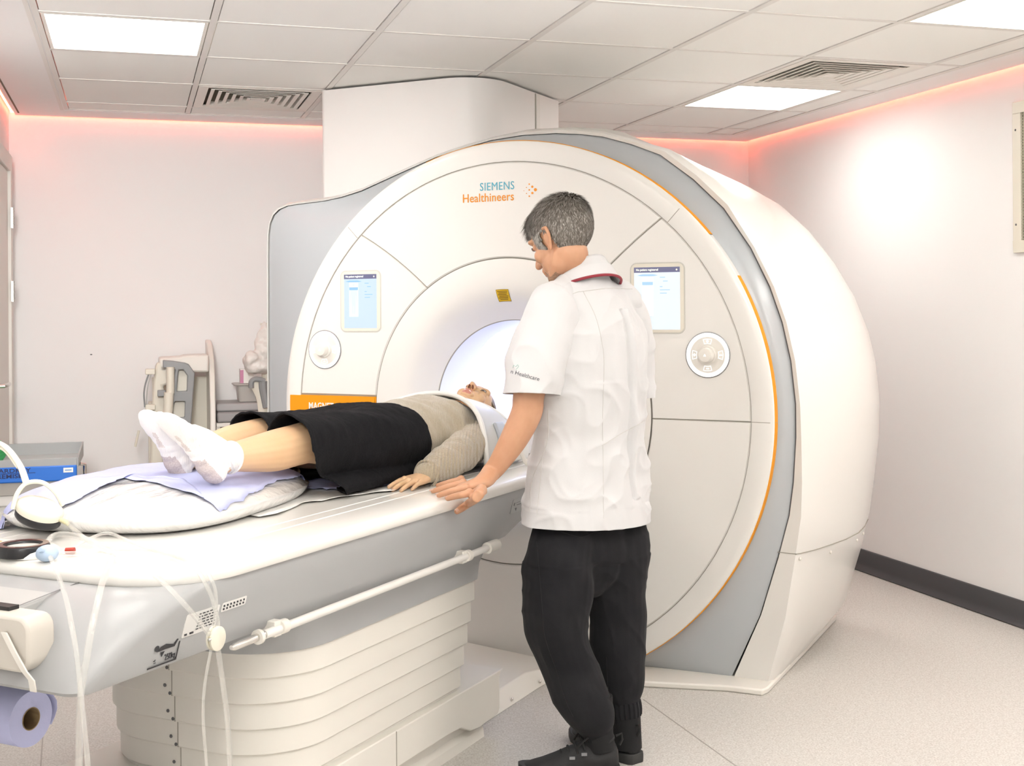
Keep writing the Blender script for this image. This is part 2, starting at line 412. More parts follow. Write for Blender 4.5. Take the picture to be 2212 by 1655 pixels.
panel(R0,R1,lambda r:hz(.960,1)(r),lambda r:lin(r,53.5,48.6),'side_panel')
panel(R0,R1,lambda r:lin(r,126.0,133.2),lambda r:hz(1.016,-1)(r),'side_panel')
panel(R0,R1,lambda r:hz(.86,-1)(r),lambda r:hz(.960,1)(r)+2*PI,'lower_panel',na=90)
op=panel(R0,R1+.058,lambda r:hz(1.014,-1)(r),lambda r:hz(.862,-1)(r),'model_band',na=12,matl=ORANGE,m0=-.004)
# thin seam across rim ring on the right and at the upper corners
for a in (-.7,46.9,134.4):
    c=math.radians(a); mb=MB(); mb.loft([[V(((r)*math.cos(c)+s*math.sin(c),m,BZ+r*math.sin(c)-s*math.cos(c))) for r,m in ((.966,-.0016),(1.03,-.0008),(1.0475,.018),(1.047,.045))] for s in (-.0012,.0012)],False,False,False)
    mb.build('rim_seam',SEAM,scan)
# funnel into the bore
fun=[(.5905,.006),(.590,.001),(.585,-.0005),(.555,-.004),(.52,-.007),(.49,-.005),(.462,.002),(.440,.014),(.42,.03),(.40,.047),(.38,.062),(.365,.073),(.353,.083)]
revolve(MB(),fun,clip=False).build('bore_funnel',WHITE,scan)
revolve(MB(),[(.353,.083),(.3495,.084),(.3495,.088)],clip=False).build('bore_seam',SEAM,scan)
revolve(MB(),[(.3515,.086),(.349,.10),(.348,.6),(.348,1.16),(.36,1.22),(.44,1.28)],clip=False).build('bore_lining',BOREW,scan)
for sgn in (-1,1):
    mb=MB(); revolve(mb,[(.3475,.30),(.3455,.31),(.3455,.62),(.3475,.96)],90+sgn*40-9,90+sgn*40+9,clip=False); tag(mb.build('bore_light',BORELED,scan),'glowing bluish light strip inside the bore')
revolve(MB(),[(.3475,.50),(.3460,.505),(.3460,.53),(.3475,.535)],10,170,clip=False).build('bore_light',BORELED,scan)
# body outline, from the floor at right over the top to the floor at left
outR=[(.852,.0),(.962,.254),(1.03,.477),(1.068,.62),(1.084,.74),(1.094,.90),(1.094,1.02),(1.078,1.173),(1.048,1.31),(1.004,1.438),(.935,1.58),(.835,1.728),(.72,1.84),(.596,1.937),(.48,1.985),(.365,2.021),(.27,2.037),(.172,2.047),(.03,2.050)]
outL=[(-.11,2.039),(-.236,2.015),(-.364,1.986),(-.54,1.929),(-.722,1.867),(-.82,1.845),(-.909,1.833),(-1.04,1.825),(-1.101,1.82),(-1.145,1.806),(-1.175,1.783),(-1.195,1.745),(-1.203,1.70),(-1.206,1.6),(-1.207,1.40),(-1.208,1.2),(-1.208,.9),(-1.20,.5),(-1.18,.2),(-1.15,0)]
silR=[(1.0,.0),(1.125,.16),(1.188,.364),(1.225,.52),(1.245,.66),(1.268,.85),(1.270,1.01),(1.255,1.15),(1.228,1.27),(1.170,1.42),(1.085,1.565),(.98,1.70),(.875,1.80),(.76,1.87),(.63,1.935),(.532,1.976),(.42,2.035),(.26,2.109),(.03,2.12)]
def offL(d): return [(x-(d*.25 if x<-1 else 0),z) for x,z in outL]
def outline(t,taper=1.0,yb=0):   # t=0 front edge, t=1 fullest section
    r=[((a[0]+(b[0]-a[0])*t)*taper,(a[1]+(b[1]-a[1])*t)) for a,b in zip(outR,silR)]
    up=.06*t
    l=[(x*taper,z+up*(1 if z>1.75 else max(0,(z-1.2)/.55))) for x,z in outL]
    return r+l
O0=outline(0)
# grey fascia between disc and body outline
FO=[(.05,0),(.25,0),(.45,0),(.65,0),(.76,0)]+O0+[(-1.0,0),(-.8,0),(-.6,0),(-.4,0),(-.2,0),(-.05,0)]
mb=MB(); secs=[]
def circ(pt,r,m):
    a=math.atan2(pt[1]-BZ,pt[0]); return V((r*math.cos(a),m,zf(BZ+r*math.sin(a))))
fin=[]
for k,(fr_,mm) in enumerate(((0,.060),(.12,.058),(.5,.080),(.85,.098),(1,.112))):
    row=[]
    for p in FO:
        c=circ(p,1.036,mm); q=V((p[0],mm,max(p[1],.012))); row.append(c.lerp(q,fr_))
    secs.append(row)
mb.loft(secs,False,False,False); fas=mb.build('grey_fascia',GREY,scan,ang=60)
# dark seam between fascia and housing
mb=MB(); mb.loft([[V((x*1.0,.110,max(z,.012))) for x,z in O0[2:17]],[V((x+.0045*(1 if x>0 else -1),.108,max(z+.002,.012))) for x,z in O0[2:17]]],False,False,False)
mb.build('body_seam',DGREY,scan)
# horizontal seam low on the fascia
def seambar(p,q,w,name='panel_seam',par=scan,m_=SEAM,off=.002):
    p,q=V(p),V(q); d=(q-p).normalized(); n=V((0,0,1)); n=(n-d*n.dot(d)).normalized()*w/2; o=V((0,-off,0))
    mb=MB(); mb.loft([[p-n+o,p+n+o,p+n,p-n],[q-n+o,q+n+o,q+n,q-n]]); return mb.build(name,m_,par)
seambar((.895,.0775,.488),(1.033,.112,.486),.003,m_=DGREY)
# white housing
secs=[]
strip=[]
for (x,z) in O0: strip.append(V((x+.0045*(1 if x>0 else -1)*(1 if z<1.9 else .3),.107,max(z+.001,0))))
secs.append(strip)
def widen(f,m): 
    row=[]
    for i,(x,z) in enumerate(outline(f)): 
        row.append(V((x,m,max(z,0))))
    return row
# front bevelled strip: wider towards the floor
row=[]
for i,(x,z) in enumerate(O0):
    if i<19:
        e=.020+.115*max(0,1-z/1.0)**1.5; row.append(V((x+e*(1 if z<1.95 else .2),.100+.0*z,z+(.012 if z>1.7 else 0))))
    else: row.append(V((x-.006*(1 if x<-1 else 0),.102,z+.006*(1 if z>1.75 else 0))))
secs.append(row)
row2=[V((p.x+ (.012 if i<19 and p.z<1.95 else 0),p.y+.02,p.z+(.010 if p.z>1.7 else 0))) for i,p in enumerate(row)]
secs.append(row2)
def mixrow(f,m,sc=1.0,dz=0):
    o=outline(1); out=[]
    for i,p in enumerate(row2):
        q=V((o[i][0],0,max(o[i][1],0))); v=p.lerp(q,f); v.y=m
        if sc!=1: v.x*=sc; v.z=(v.z-0)*(1-(1-sc)*.6)
        if v.z<.005 or i in(0,len(row2)-1): v.z=0
        out.append(v)
    out[0].x=1.0*sc; 
    return out
for f,mm,sc in ((.30,.20,1),(.62,.34,1),(.85,.46,1),(1,.62,1),(1,.78,.995),(.95,.95,.985),(.85,1.08,.97),(.7,1.17,.93),(.6,1.22,.86)):
    secs.append(mixrow(f,mm,sc))
mb=MB(); mb.loft(secs,False,False,False)
mb.add([p for p in secs[-1]],[tuple(range(len(secs[-1])))])
hs=mb.build('housing',WHITE,scan,ang=50)
# lower side panel seam + screws along the housing
mb=MB()
def side_pt(z,mi):   # point on housing surface at height z for section index
    r=secs[mi]
    for i in range(18):
        a,b=r[i],r[i+1]
        if a.z<=z<=b.z: 
            t=(z-a.z)/(b.z-a.z+1e-9); return a.lerp(b,t)
zs=[.487,.487,.487,.487,.487,.487,.487,.487,.487]
pts=[side_pt(.487,k) for k in (0,1,2,3,4,5,6,7,8)]
for a,b in zip(pts[:-1],pts[1:]):
    n=V((.003,-.001,0)); u=V((0,0,.0014)); mb.loft([[a+n-u,a+n+u,a-u*0+u-V((.01,0,0)),a-u-V((.01,0,0))],[b+n-u,b+n+u,b+u-V((.01,0,0)),b-u-V((.01,0,0))]])
mb.build('panel_seam',SEAM,scan)
for mi,dz in ((2,-.02),(4,-.03),(6,-.03),(7,-.03)):
    p=side_pt(.487+dz,mi); MB().ell(p+V((.002,0,0)),(.004,.006,.006)).build('screw',WHITE2,scan)
# base kick strip under the housing
base=[V((x,m_,z)) for x,m_,z in ()]
mb=MB(); mb.prism([(.60,-.085),(.88,-.012),(1.0,-.010),(1.012,.03),(1.018,1.18),(.9,1.25),(-1.1,1.25),(-1.15,.05),(-.6,-.085)],.0,.022,lambda u,v,h:V((u,v,h))); mb.build('plinth',WHITE2,scan,bevel=.006)
# logo lettering
MT=Matrix(((1,0,0,0),(0,0,-1,0),(0,1,0,0),(0,0,0,1)))   # text plane -> x,z facing the room
def T(x,y,z): return Matrix.Translation(V((x,y,z)))@MT
text_part('logo_word','SIEMENS',.0445,TEALT,scan,T(-.109,-.0012,1.8285),bold=0,xs=.87,space=1.06)
text_part('logo_word','Healthineers',.0475,ORANGET,scan,T(-.186,-.0012,1.7855),bold=.0002,xs=.90,space=1.03)
mb=MB()
for (dx,dz,r) in ((0,.022,.003),(.0,-.024,.003),(-.012,.010,.0018),(-.012,-.013,.0018),(.0,0,.003),(.013,.0115,.0045),(.013,-.0125,.0045),(.026,-.0005,.0062),(-.023,-.002,.0012)):
    mb.cyl((.105+dx,-.0014,1.822+dz),(.105+dx,.001,1.822+dz),r,16)
mb.build('logo_dots',ORANGET,scan)
text_part('model_lettering','MAGNETOM  Sola',.0375,WPRINT,scan,T(-.921,-.0052,.9555),bold=.0007,xs=.80,space=1.04)
# warning label on the bore lip
fs_=[(r,m) for r,m in fun]
def fm(r):
    for (a,x),(b_,y) in zip(fs_[:-1],fs_[1:]):
        if b_<=r<=a: return x+(y-x)*(a-r)/(a-b_)
    return fs_[-1][1]
A0=math.radians(91.7)
def lpt(u,r,off): 
    a=A0-u/r; return V((r*math.cos(a),fm(r)-off,BZ+r*math.sin(a)))
def lpatch(mb,u0,u1,ra,rb,off):
    rs=[ra+(rb-ra)*k/8 for k in range(9)]; mb.loft([[lpt(u0+(u1-u0)*j/4,r,off) for j in range(5)] for r in rs],False,False,False)
mb=MB(); lpatch(mb,-.027,.027,.471,.424,.0018); lb=mb.build('warning_label',mat('yellow_label',(.70,.45,.012),.6),scan)
mb=MB()
for k in range(6): lpatch(mb,-.022+.004*(k%2),.022-.003*(k%3),.465-.0062*k,.4618-.0062*k,.0026)
for a_ in ((-.027,-.0255,.471,.424),(.0255,.027,.471,.424),(-.027,.027,.471,.4695),(-.027,.027,.4255,.424)): lpatch(mb,*a_,.0026)
mb.build('label_text',mat('brown_print',(.22,.13,.01),.7),lb)
# displays
def display(x0,x1,z0,z1,sx0,sx1,sz0,sz1,tint,label):
    cx,cz=(x0+x1)/2,(z0+z1)/2; w,h_=x1-x0,z1-z0
    fr=MB(); fn=lambda u,v,h:V((cx+u,h,cz+v))
    fr.prism(rrect(w,h_,.026,6),.004,-.0015,fn); 
    ob=fr.build('display_bezel',mat('display_grey',(.60,.585,.53),.4),scan,bevel=.0015); tag(ob,label)
    MB().prism(rrect(w-.010,h_-.010,.022,6),-.0012,-.0028,fn).build('bezel_face',CREAM,ob,bevel=.001)
    w2,h2=sx1-sx0,sz1-sz0; cx2,cz2=(sx0+sx1)/2,(sz0+sz1)/2
    scr=MB().box(sx0,sx1,-.0036,-.002,sz0,sz1).build('screen',mat('screen_glow',(.2,.25,.3),.2,emit=(tint,.50)),ob)
    hb=sz1-h2*.085; MB().box(sx0,sx1,-.0042,-.0036,hb,sz1).build('header_bar',mat('screen_header',(.05,.05,.09),.3,emit=((.10,.10,.17),.8)),ob)
    text_part('screen_text','No patient registered',.0115,mat('screen_white',(.8,.8,.8),.5,emit=((.8,.85,.62),.8)),ob,T(sx0+.008,-.0044,hb+.0065),xs=.85)
    MB().cyl((sx1-.012,-.0046,hb+.009),(sx1-.012,-.0042,hb+.009),.0035,12).build('screen_icon',WPRINT,ob)
    pale=mat('screen_pale',(.3,.4,.5),.4,emit=(tuple(c*.82 for c in tint),.62)); line=mat('screen_line',(.1,.2,.35),.4,emit=(tuple(c*f for c,f in zip(tint,(.45,.60,.80))),.62))
    # outline of a lying figure on a pallet
    bx=sx0+w2*.30; top=hb-.012; fh=h2*.62
    MB().box(bx-.022,bx+.022,-.0040,-.0036,top-fh-.006,top).build('screen_pallet',mat('screen_lighter',(.5,.5,.5),.4,emit=(tuple(min(1.1,c*1.12) for c in tint),.50)),ob)
    f2=MB(); f2.prism([(bx-.040,top+.002),(bx-.02,top+.006),(bx+.02,top+.006),(bx+.040,top+.002),(bx+.02,top-.002),(bx-.02,top-.002)],-.0044,-.0041,lambda u,v,h:V((u,h,v)))
    f2.build('screen_arch',line,ob)
    f2=MB(); f2.cyl((bx,-.0046,top-.012),(bx,-.0041,top-.012),.0068,14)
    f2.prism([(bx-.017,top-.024),(bx+.017,top-.024),(bx+.018,top-.075),(bx+.0155,top-.10),(bx+.012,top-.075),(bx+.0105,top-.045),(bx+.0100,top-.085),(bx+.0075,top-.13),(bx+.0065,top-fh+.004),(bx+.001,top-fh+.004),(bx+.0015,top-.10),(bx-.0015,top-.10),(bx-.001,top-fh+.004),(bx-.0065,top-fh+.004),(bx-.0075,top-.13),(bx-.0100,top-.085),(bx-.0105,top-.045),(bx-.012,top-.075),(bx-.0155,top-.10),(bx-.018,top-.075)],-.0044,-.0041,lambda u,v,h:V((u,h,v)))
    f2.build('screen_figure',pale,ob)
    MB().box(bx-.021,bx+.021,-.0047,-.0044,top-.034,top-.022).build('screen_coil',line,ob)
    f2=MB()
    for (u,v,l) in ((.10,-.006,.02),(.112,-.020,.018),(.10,-.04,.010),(.10,-.052,.038),(.10,-.064,.026)):
        f2.box(sx0+u,sx0+u+l,-.0041,-.0036,top+v-.0016,top+v+.0016)
    f2.build('screen_lines',line,ob)
display(-.762,-.563,1.275,1.530,-.741,-.584,1.292,1.513,(.58,.72,.90),'left control display with pale blue screen')
display(.513,.725,1.271,1.533,.530,.706,1.287,1.515,(.92,.97,1.08),'right control display with bright white screen, partly behind the man')
# control dials
RINGG=mat('lit_ring',(.8,.8,.8),.4,emit=((.95,.97,1),.50))
def dial(cx,cz,r,label):
    def rv(mb,prof,n=48):
        secs=[[V((cx+a*math.cos(2*PI*i/n),m,cz+a*math.sin(2*PI*i/n))) for a,m in prof] for i in range(n)]; secs.append(secs[0]); mb.loft(secs,False,False,False); return mb
    ob=rv(MB(),[(r,.002),(r,-.003),(r-.002,-.004),(r-.0035,-.004)]).build('control_dial',mat('dial_edge',(.30,.30,.30),.3,metal=.5),scan); tag(ob,label)
    rv(MB(),[(r-.003,-.0038),(r-.006,-.005),(r-.016,-.005),(r-.018,-.004)]).build('light_ring',RINGG,ob)
    rv(MB(),[(r-.017,-.004),(.036,-.0035),(.001,-.0035)]).build('dial_plate',WHITE2,ob)
    for k in range(4):
        a0=90*k+90; mb=MB(); w=16
        for (ra,rb,x0,x1) in ((.056,.058,a0-w,a0+w),(.040,.042,a0-w,a0+w)):
            secs=[[V((cx+q*math.cos(math.radians(x0+(x1-x0)*i/8)),-.0052,cz+q*math.sin(math.radians(x0+(x1-x0)*i/8)))) for q in (ra,rb)] for i in range(9)]; mb.loft(secs,False,False,False)
        for x in (a0-w,a0+w):
            c=math.radians(x); mb.loft([[V((cx+q*math.cos(c)+t*math.sin(c),-.0052,cz+q*math.sin(c)-t*math.cos(c))) for t in (-.001,.001)] for q in (.040,.058)],False,False,False)
        c=math.radians(a0); mb.box(cx+.049*math.cos(c)-.005,cx+.049*math.cos(c)+.005,-.0052,-.005,cz+.049*math.sin(c)-.002,cz+.049*math.sin(c)+.002)
        if k in(0,1): mb.box(cx+.049*math.cos(c)-.002,cx+.049*math.cos(c)+.002,-.0053,-.005,cz+.049*math.sin(c)-.005,cz+.049*math.sin(c)+.005)
        mb.build('button_outline',RINGG,ob)
    rv(MB(),[(.034,-.0035),(.033,-.012),(.031,-.014),(.0265,-.0145),(.026,-.034),(.0235,-.038),(.012,-.0395),(.0001,-.0395)]).build('knob',WHITE2,ob)
    MB().prism([(cx-.005,cz-.004),(cx+.005,cz-.004),(cx,cz+.005)],-.0400,-.0394,lambda u,v,h:V((u,h,v))).build('knob_mark',RINGG,ob)
dial(-.840,1.203,.081,'left round control dial with a lit white ring')
dial(.808,1.196,.083,'right round control dial with a lit white ring')
# cover plate between scanner and table
cp=empty('floor_cable_cover',FM); tag(cp,'low white floor cover between the table foot and the scanner','cover')
MB().loft([[V((-.25,-.035,z)) for z in (.0,.075)]+[V((.262,-.035,.035)),V((.262,-.035,0))],[V((-.25,-.26,.0)),V((-.25,-.26,.080)),V((.20,-.26,.052)),V((.250,-.26,0))],[V((-.25,-.80,.0)),V((-.25,-.80,.080)),V((.21,-.80,.052)),V((.250,-.80,0))]]).build('cover',WHITE2,cp,bevel=.004)
for p in ((.245,-.235,.018),(.243,-.46,.018)): MB().ell(p,(.004,.006,.006)).build('screw',CHROME,cp)
# service column from scanner top to the ceiling
def colpoly(x0,x1,y0,y1,r1,r2):
    out=[(x1,y1),(x0,y1)]
    for k in range(6): a=PI+PI/2*k/5; out.append((x0+r2+r2*math.cos(a),y0+r2+r2*math.sin(a)))
    for k in range(13): a=1.5*PI+PI/2*k/12; out.append((x1-r1+r1*math.cos(a),y0+r1+r1*math.sin(a)))
    return out
MB().prism(colpoly(-1.15,-.30,.42,1.20,.20,.03),1.75,CEIL-.008,lambda u,v,h:V((u,v,h))).build('service_column',mat('column_white',(.82,.80,.78),.45),scan,ang=20)

t=bpy.data.objects['service_column']
MB().box(-.303,-.298,.93,.936,1.9,CEIL-.012).build('column_seam',SEAM,t); MB().box(-.305,-.294,.936,.975,1.9,CEIL-.012).build('column_strip',WHITE,t,bevel=.002)
tag(t,'tall white column between the scanner top and the ceiling')
# ---------------------------------------------------------------- patient table (frame FM)
tb=empty('patient_table',FM); tag(tb,'long white and grey scanner table the patient lies on','patient table')
TZ=.83
def endpoly(hw,y0,y1,r,n=10,rn=None):   # rounded at the foot end y0, square at y1
    out=[(hw,y1),(-hw,y1)]
    for k in range(n+1): a=PI+PI/2*k/n; out.append((-hw+r+r*math.cos(a),y0+r+r*math.sin(a)))
    for k in range(n+1): a=1.5*PI+PI/2*k/n; out.append((hw-r+r*math.cos(a),y0+r+r*math.sin(a)))
    return out
def stack(layers,cap0=True,cap1=True,y1=-.02):
    return MB().loft([[V((x,y,z)) for x,y in endpoly(hw,ye,yy,r)] for (z,hw,ye,yy,r) in layers],True,cap0,cap1)
Y1=-.012
# slab with a rounded edge and a sunk middle
L=[(.800,.437,-2.385,Y1,.20),(.7985,.440,-2.390,Y1,.205),(.803,.4425,-2.394,Y1,.21),(.812,.443,-2.395,Y1,.21),(.820,.441,-2.393,Y1,.208),(.8265,.435,-2.386,Y1,.20),(.830,.424,-2.372,Y1,.19),(.8305,.30,-2.30,Y1,.06),(.8285,.298,-2.298,Y1,.058),(.8285,.292,-2.292,Y1,.055),(.8305,.290,-2.29,Y1,.052),(.8305,.245,-2.25,Y1,.04),(.8275,.243,-2.248,Y1,.04),(.8275,.236,-2.24,Y1,.036),(.8300,.234,-2.238,Y1,.034)]
stack(L).build('table_top',WHITE,tb,ang=40)
# grey side body
B=[(.642,.375,-2.585,-.92,.03),(.640,.382,-2.592,-.90,.035),(.648,.388,-2.600,-.80,.04),(.68,.398,-2.590,-.72,.07),(.72,.412,-2.560,-.55,.11),(.76,.424,-2.520,-.3,.16),(.785,.430,-2.480,-.2,.19),(.799,.430,-2.43,-.1,.20)]
def body_poly(hw,ye,yy,r): return endpoly(hw,ye,yy,r)
stack(B).build('side_body',GREYB,tb,ang=50)
# end cap between the two seams, with the cream front panel
seamx=.185
mb=MB(); mb.loft([[V((x,-2.39,.800)),V((x,-2.44,.793)),V((x,-2.555,.783)),V((x,-2.572,.772)),V((x,-2.40,.74))] for x in (-seamx,seamx)]); mb.build('end_cap',mat('light_grey_paint',(.48,.48,.47),.4),tb,bevel=.006)
for sx in (-1,1):
    mb=MB(); mb.loft([[V((sx*(seamx+.003)+dx,y,z)) for dx in (-.0022,.0022)] for y,z in ((-2.385,.8015),(-2.44,.797),(-2.555,.786),(-2.576,.772),(-2.585,.74))],False,False,False); mb.build('panel_seam',DGREY,tb,smooth=False)
mb=MB(); mb.prism(rrect(.57,.105,.028,5,0,.732),-2.617,-2.55,lambda u,v,h:V((u,h,v))); mb.build('front_panel',mat('cream_panel',(.62,.58,.52),.4),tb,bevel=.006)
MB().box(-.20,.20,-2.585,-2.56,.780,.792).build('handle_gap',BLACK,tb)
mb=MB(); mb.loft([[V((.085+dx,y,z)) for dx in (-.003,.003)] for y,z in ((-2.6178,.765),(-2.6178,.70))],False,False,False); mb.build('panel_groove',SEAM,tb)
# underside bracket carrying the paper roll
# base skirt and telescoping covers
stack([(.528,.342,-1.905,-.915,.20),(.530,.346,-1.908,-.91,.205),(.58,.348,-1.92,-.90,.21),(.62,.36,-1.95,-.885,.22),(.645,.374,-2.00,-.86,.22)]).build('base_skirt',GREYB,tb,ang=50)
for k in range(6):
    z1=.530-.0655*k; z0=z1-.0655; hw=.338-.008*k; yy=-.915+.0*k-.0; ye=-1.90+.006*k; 
    o=stack([(z0,hw-.004,ye+.003,yy-.012*k*.9,.20),(z0+.004,hw,ye,yy-.01*k*.9,.20),(z1+.003,hw,ye,yy-.01*k*.9,.20)]).build('base_cover',WHITE2,tb,ang=30)
mb=MB()
for k in range(5):
    z1=.530-.0655*k; ye=-1.90+.006*k
    mb=MB(); mb.box(-.009+.004*k,-.007+.004*k,ye-.0012,ye+.001,z1-.064,z1); mb.build('cover_seam',SEAM,tb)
    for dx,dz in ((-.030,-.040),(-.014,-.058)): MB().ell((dx+.004*k,ye-.001,z1+dz),(.0045,.003,.0045)).build('screw',DGREY,tb)
# foot with arched plinth
FS=MB(); hw=.325
def sidepoly(y0,y1):
    p=[(y0,.195),(y1+.03,.195),(y1+.008,.188),(y1,.17),(y1,.075),(y1-.01,.06),(y1-.14,.052),(y1-.20,.060),(y1-.26,.088),(y1-.34,.092),(y1-1.05,.092),(y0,.092)]
    return p
FS.prism(sidepoly(-2.05,-.72),-hw,hw,lambda u,v,h:V((h,u,v)))
FS.build('foot_block',CREAM if False else WHITE2,tb,bevel=.008,seg=3)
MB().loft([[V((x,y,z)) for x,y in endpoly(h_,-2.0-e,-.80+e,.05)] for z,h_,e in ((.0,.303,.012),(.03,.300,.01),(.045,.285,0),(.15,.282,0))]).build('plinth',WHITE2,tb,ang=30)
MB().box(.3245,.3262,-1.362,-1.359,.093,.194).build('foot_seam',SEAM,tb)
# accessory rail under the side
rx=.408; rz=.640
rail=MB().cyl((rx,-2.06,rz-.003),(rx,-.93,rz+.0),.0105,16).build('side_rail',WHITE,tb)
MB().tube([(rx,-2.175,rz-.004),(rx,-2.165,rz-.004),(rx,-2.06,rz-.003)],[.005,.0085,.009],16).build('rail_tip',CHROME,rail)
for y in (-1.99,-1.09):
    mb=MB(); mb.cyl((rx,y-.012,rz),(rx,y+.012,rz),.0165,18); mb.box(rx-.035,rx+.004,y-.035,y-.008,rz-.018,rz+.018); mb.build('rail_clamp',WHITE2,rail,bevel=.002)
MB().cyl((rx,-2.085,rz-.003),(rx,-2.075,rz-.003),.0165,18).build('rail_collar',WHITE2,rail)
MB().cyl((rx,-.965,rz),(rx,-.90,rz),.0175,18).build('rail_end',WHITE2,rail)
# labels on the side
def on_side(x,y,dx=.0018):   # x offset at a height on the side body
    return x
def side_x(z):
    for a,b in zip(B[2:],B[3:]):
        if a[0]<=z<=b[0]: return a[1]+(b[1]-a[1])*(z-a[0])/(b[0]-a[0])
    return .43
tilt=math.atan2(.412-.398,.04)
def side_plate(name,pa,pb,z0,z1,m_,par,off=.0012,rad=.004):
    mb=MB(); w=pb-pa; h_=z1-z0; sl=(side_x(z1)-side_x(z0))/h_
    mb.prism(rrect(w,h_,rad,4,(pa+pb)/2,(z0+z1)/2),0,off,lambda u,v,h:V((side_x(z0)+sl*(v-z0)+h+.0006,u,v))); return mb.build(name,m_,par)
PL=mat('label_white',(.78,.77,.75),.5)
MS=Matrix(((0,0,1,0),(1,0,0,0),(0,1,0,0),(0,0,0,1)))
la=FM.onx(392,1366,.405); lb_=FM.onx(432,1338,.405)
y0=la.y; l1=side_plate('rating_label',y0,y0+.105,.692,.742,PL,tb)
mb=MB(); random.seed(3)
for k in range(6):
    z=.736-.0065*k
    y=y0+.040
    while y<y0+.095:
        w_=random.uniform(.004,.012); mb.box(side_x(z)+.0020,side_x(z)+.0024,y,min(y+w_,y0+.1),z-.0022,z); y+=w_+.004
for k in range(2): mb.box(side_x(.70)+.0020,side_x(.70)+.0024,y0+.006+.016*k,y0+.014+.02*k,.696,.700)
mb.build('label_print',DPRINT,l1)
l2=side_plate('warning_strip',y0+.112,y0+.195,.722,.742,PL,tb)
mb=MB()
for k in range(7): 
    for z in (.736,.729): mb.box(side_x(z)+.0020,side_x(z)+.0026,y0+.117+.011*k,y0+.122+.011*k,z-.003,z+.001)
mb.build('label_print',DPRINT,l2)
# load symbol: lying figure, arrow and limit
zc=.676; ya=y0-.055; xs_=side_x(zc)+.0014
mb=MB(); fn=lambda u,v,h:V((xs_+h+(v-zc)*.3,ya+u,v))
mb.prism([(-.03,zc-.028),(.055,zc-.028),(.055,zc+.012),(.052,zc+.012),(.052,zc-.025),(-.03,zc-.025)],0,.0006,fn)
mb.cyl((xs_+.004,ya-.014,zc+.012),(xs_+.0048,ya-.014,zc+.012),.0065,12)
mb.prism([(-.008,zc+.004),(.015,zc+.005),(.04,zc+.004),(.048,zc+.018),(.044,zc+.019),(.036,zc+.010),(.012,zc+.016),(-.004,zc+.013)],0,.0006,fn)
mb.prism([(.000,zc+.001),(.012,zc+.001),(.006,zc-.010)],0,.0006,fn)
mb.build('load_symbol',DPRINT,tb)
text_part('load_limit','250kg',.0165,DPRINT,tb,Matrix.Translation(V((xs_+.0002-.003,ya+.015,zc-.019)))@MS,xs=.8)
text_part('load_limit','≤',.014,DPRINT,tb,Matrix.Translation(V((xs_-.003,ya-.018,zc-.019)))@MS,xs=.9)
# turned-up arrow badge near the magnet end
pa=FM.onx(1105,1108,.42); l3=side_plate('docking_label',pa.y-.0,pa.y+.085,.722,.768,mat('pale_grey_label',(.44,.45,.455),.4),tb)
mb=MB(); X=side_x(.75)+.0026
mb.prism([(.008,.748),(.014,.760),(.022,.762),(.026,.752),(.020,.756),(.014,.746)],0,.0004,lambda u,v,h:V((X+h,pa.y+u,v))); mb.box(X,X+.0004,pa.y+.030,pa.y+.055,.754,.758); mb.box(X,X+.0004,pa.y+.030,pa.y+.06,.746,.748); mb.prism([(.02,.738),(.034,.738),(.027,.728)],-.002,-.0016,lambda u,v,h:V((X+h,pa.y+u,v)))
mb.build('label_print',DGREY,l3)
# control panel hump and small print on the table end
hm=MB(); hm.loft([[V((x,y,z)) for x,y in [(cx*.0+a,b) for a,b in rrect(w_,d_,r_,6,-.145,-2.325)]] for z,w_,d_,r_,cx in ((.8305,.38,.12,.055,0),(.842,.37,.11,.05,0),(.849,.35,.095,.045,0),(.8505,.30,.07,.03,0))])
hm.build('control_hump',WHITE,tb,ang=50)
mb=MB()
for k in range(3): mb.box(-.15+.012*k,-.143+.012*k,-2.33,-2.315,.8505,.8511)
mb.build('button_marks',ORANGET,tb)
# anaesthetic-style clear tubes, headphones, bulb, ring coil --------------------------------
CLEAR=mat('clear_tubing',(.93,.92,.88),.12,trans=.55,ior=1.25,spec=.8,alpha=.4)
def spline(pts,n=10):
    P=[V(p) for p in pts]; P=[P[0]*2-P[1]]+P+[P[-1]*2-P[-2]]; out=[]
    for i in range(1,len(P)-2):
        for k in range(n):
            t=k/n; a,b,c,d=P[i-1],P[i],P[i+1],P[i+2]
            out.append(.5*((2*b)+(c-a)*t+(2*a-5*b+4*c-d)*t*t+(3*b-a-3*c+d)*t**3))
    out.append(P[-2]); return out
def px_path(l):  # (px,py,kind,value): kind z = height, x = side plane, y = end plane
    out=[]
    for (x,y,k,c) in l: out.append(FM.onz(x,y,c) if k=='z' else FM.onx(x,y,c) if k=='x' else FM.ony(x,y,c))
    return out
# ---------------------------------------------------------------- loose things on the table
PIVORY=mat('ivory_plastic',(.76,.73,.62),.35)
def world(x,y,z): return FM.w(*FM.onz(x,y,z))
def basis(n,hint=(1,0,0)):
    n=V(n).normalized(); h=V(hint); a=(h-n*n.dot(h)).normalized(); b=n.cross(a)
    return Matrix(((a.x,b.x,n.x),(a.y,b.y,n.y),(a.z,b.z,n.z)))
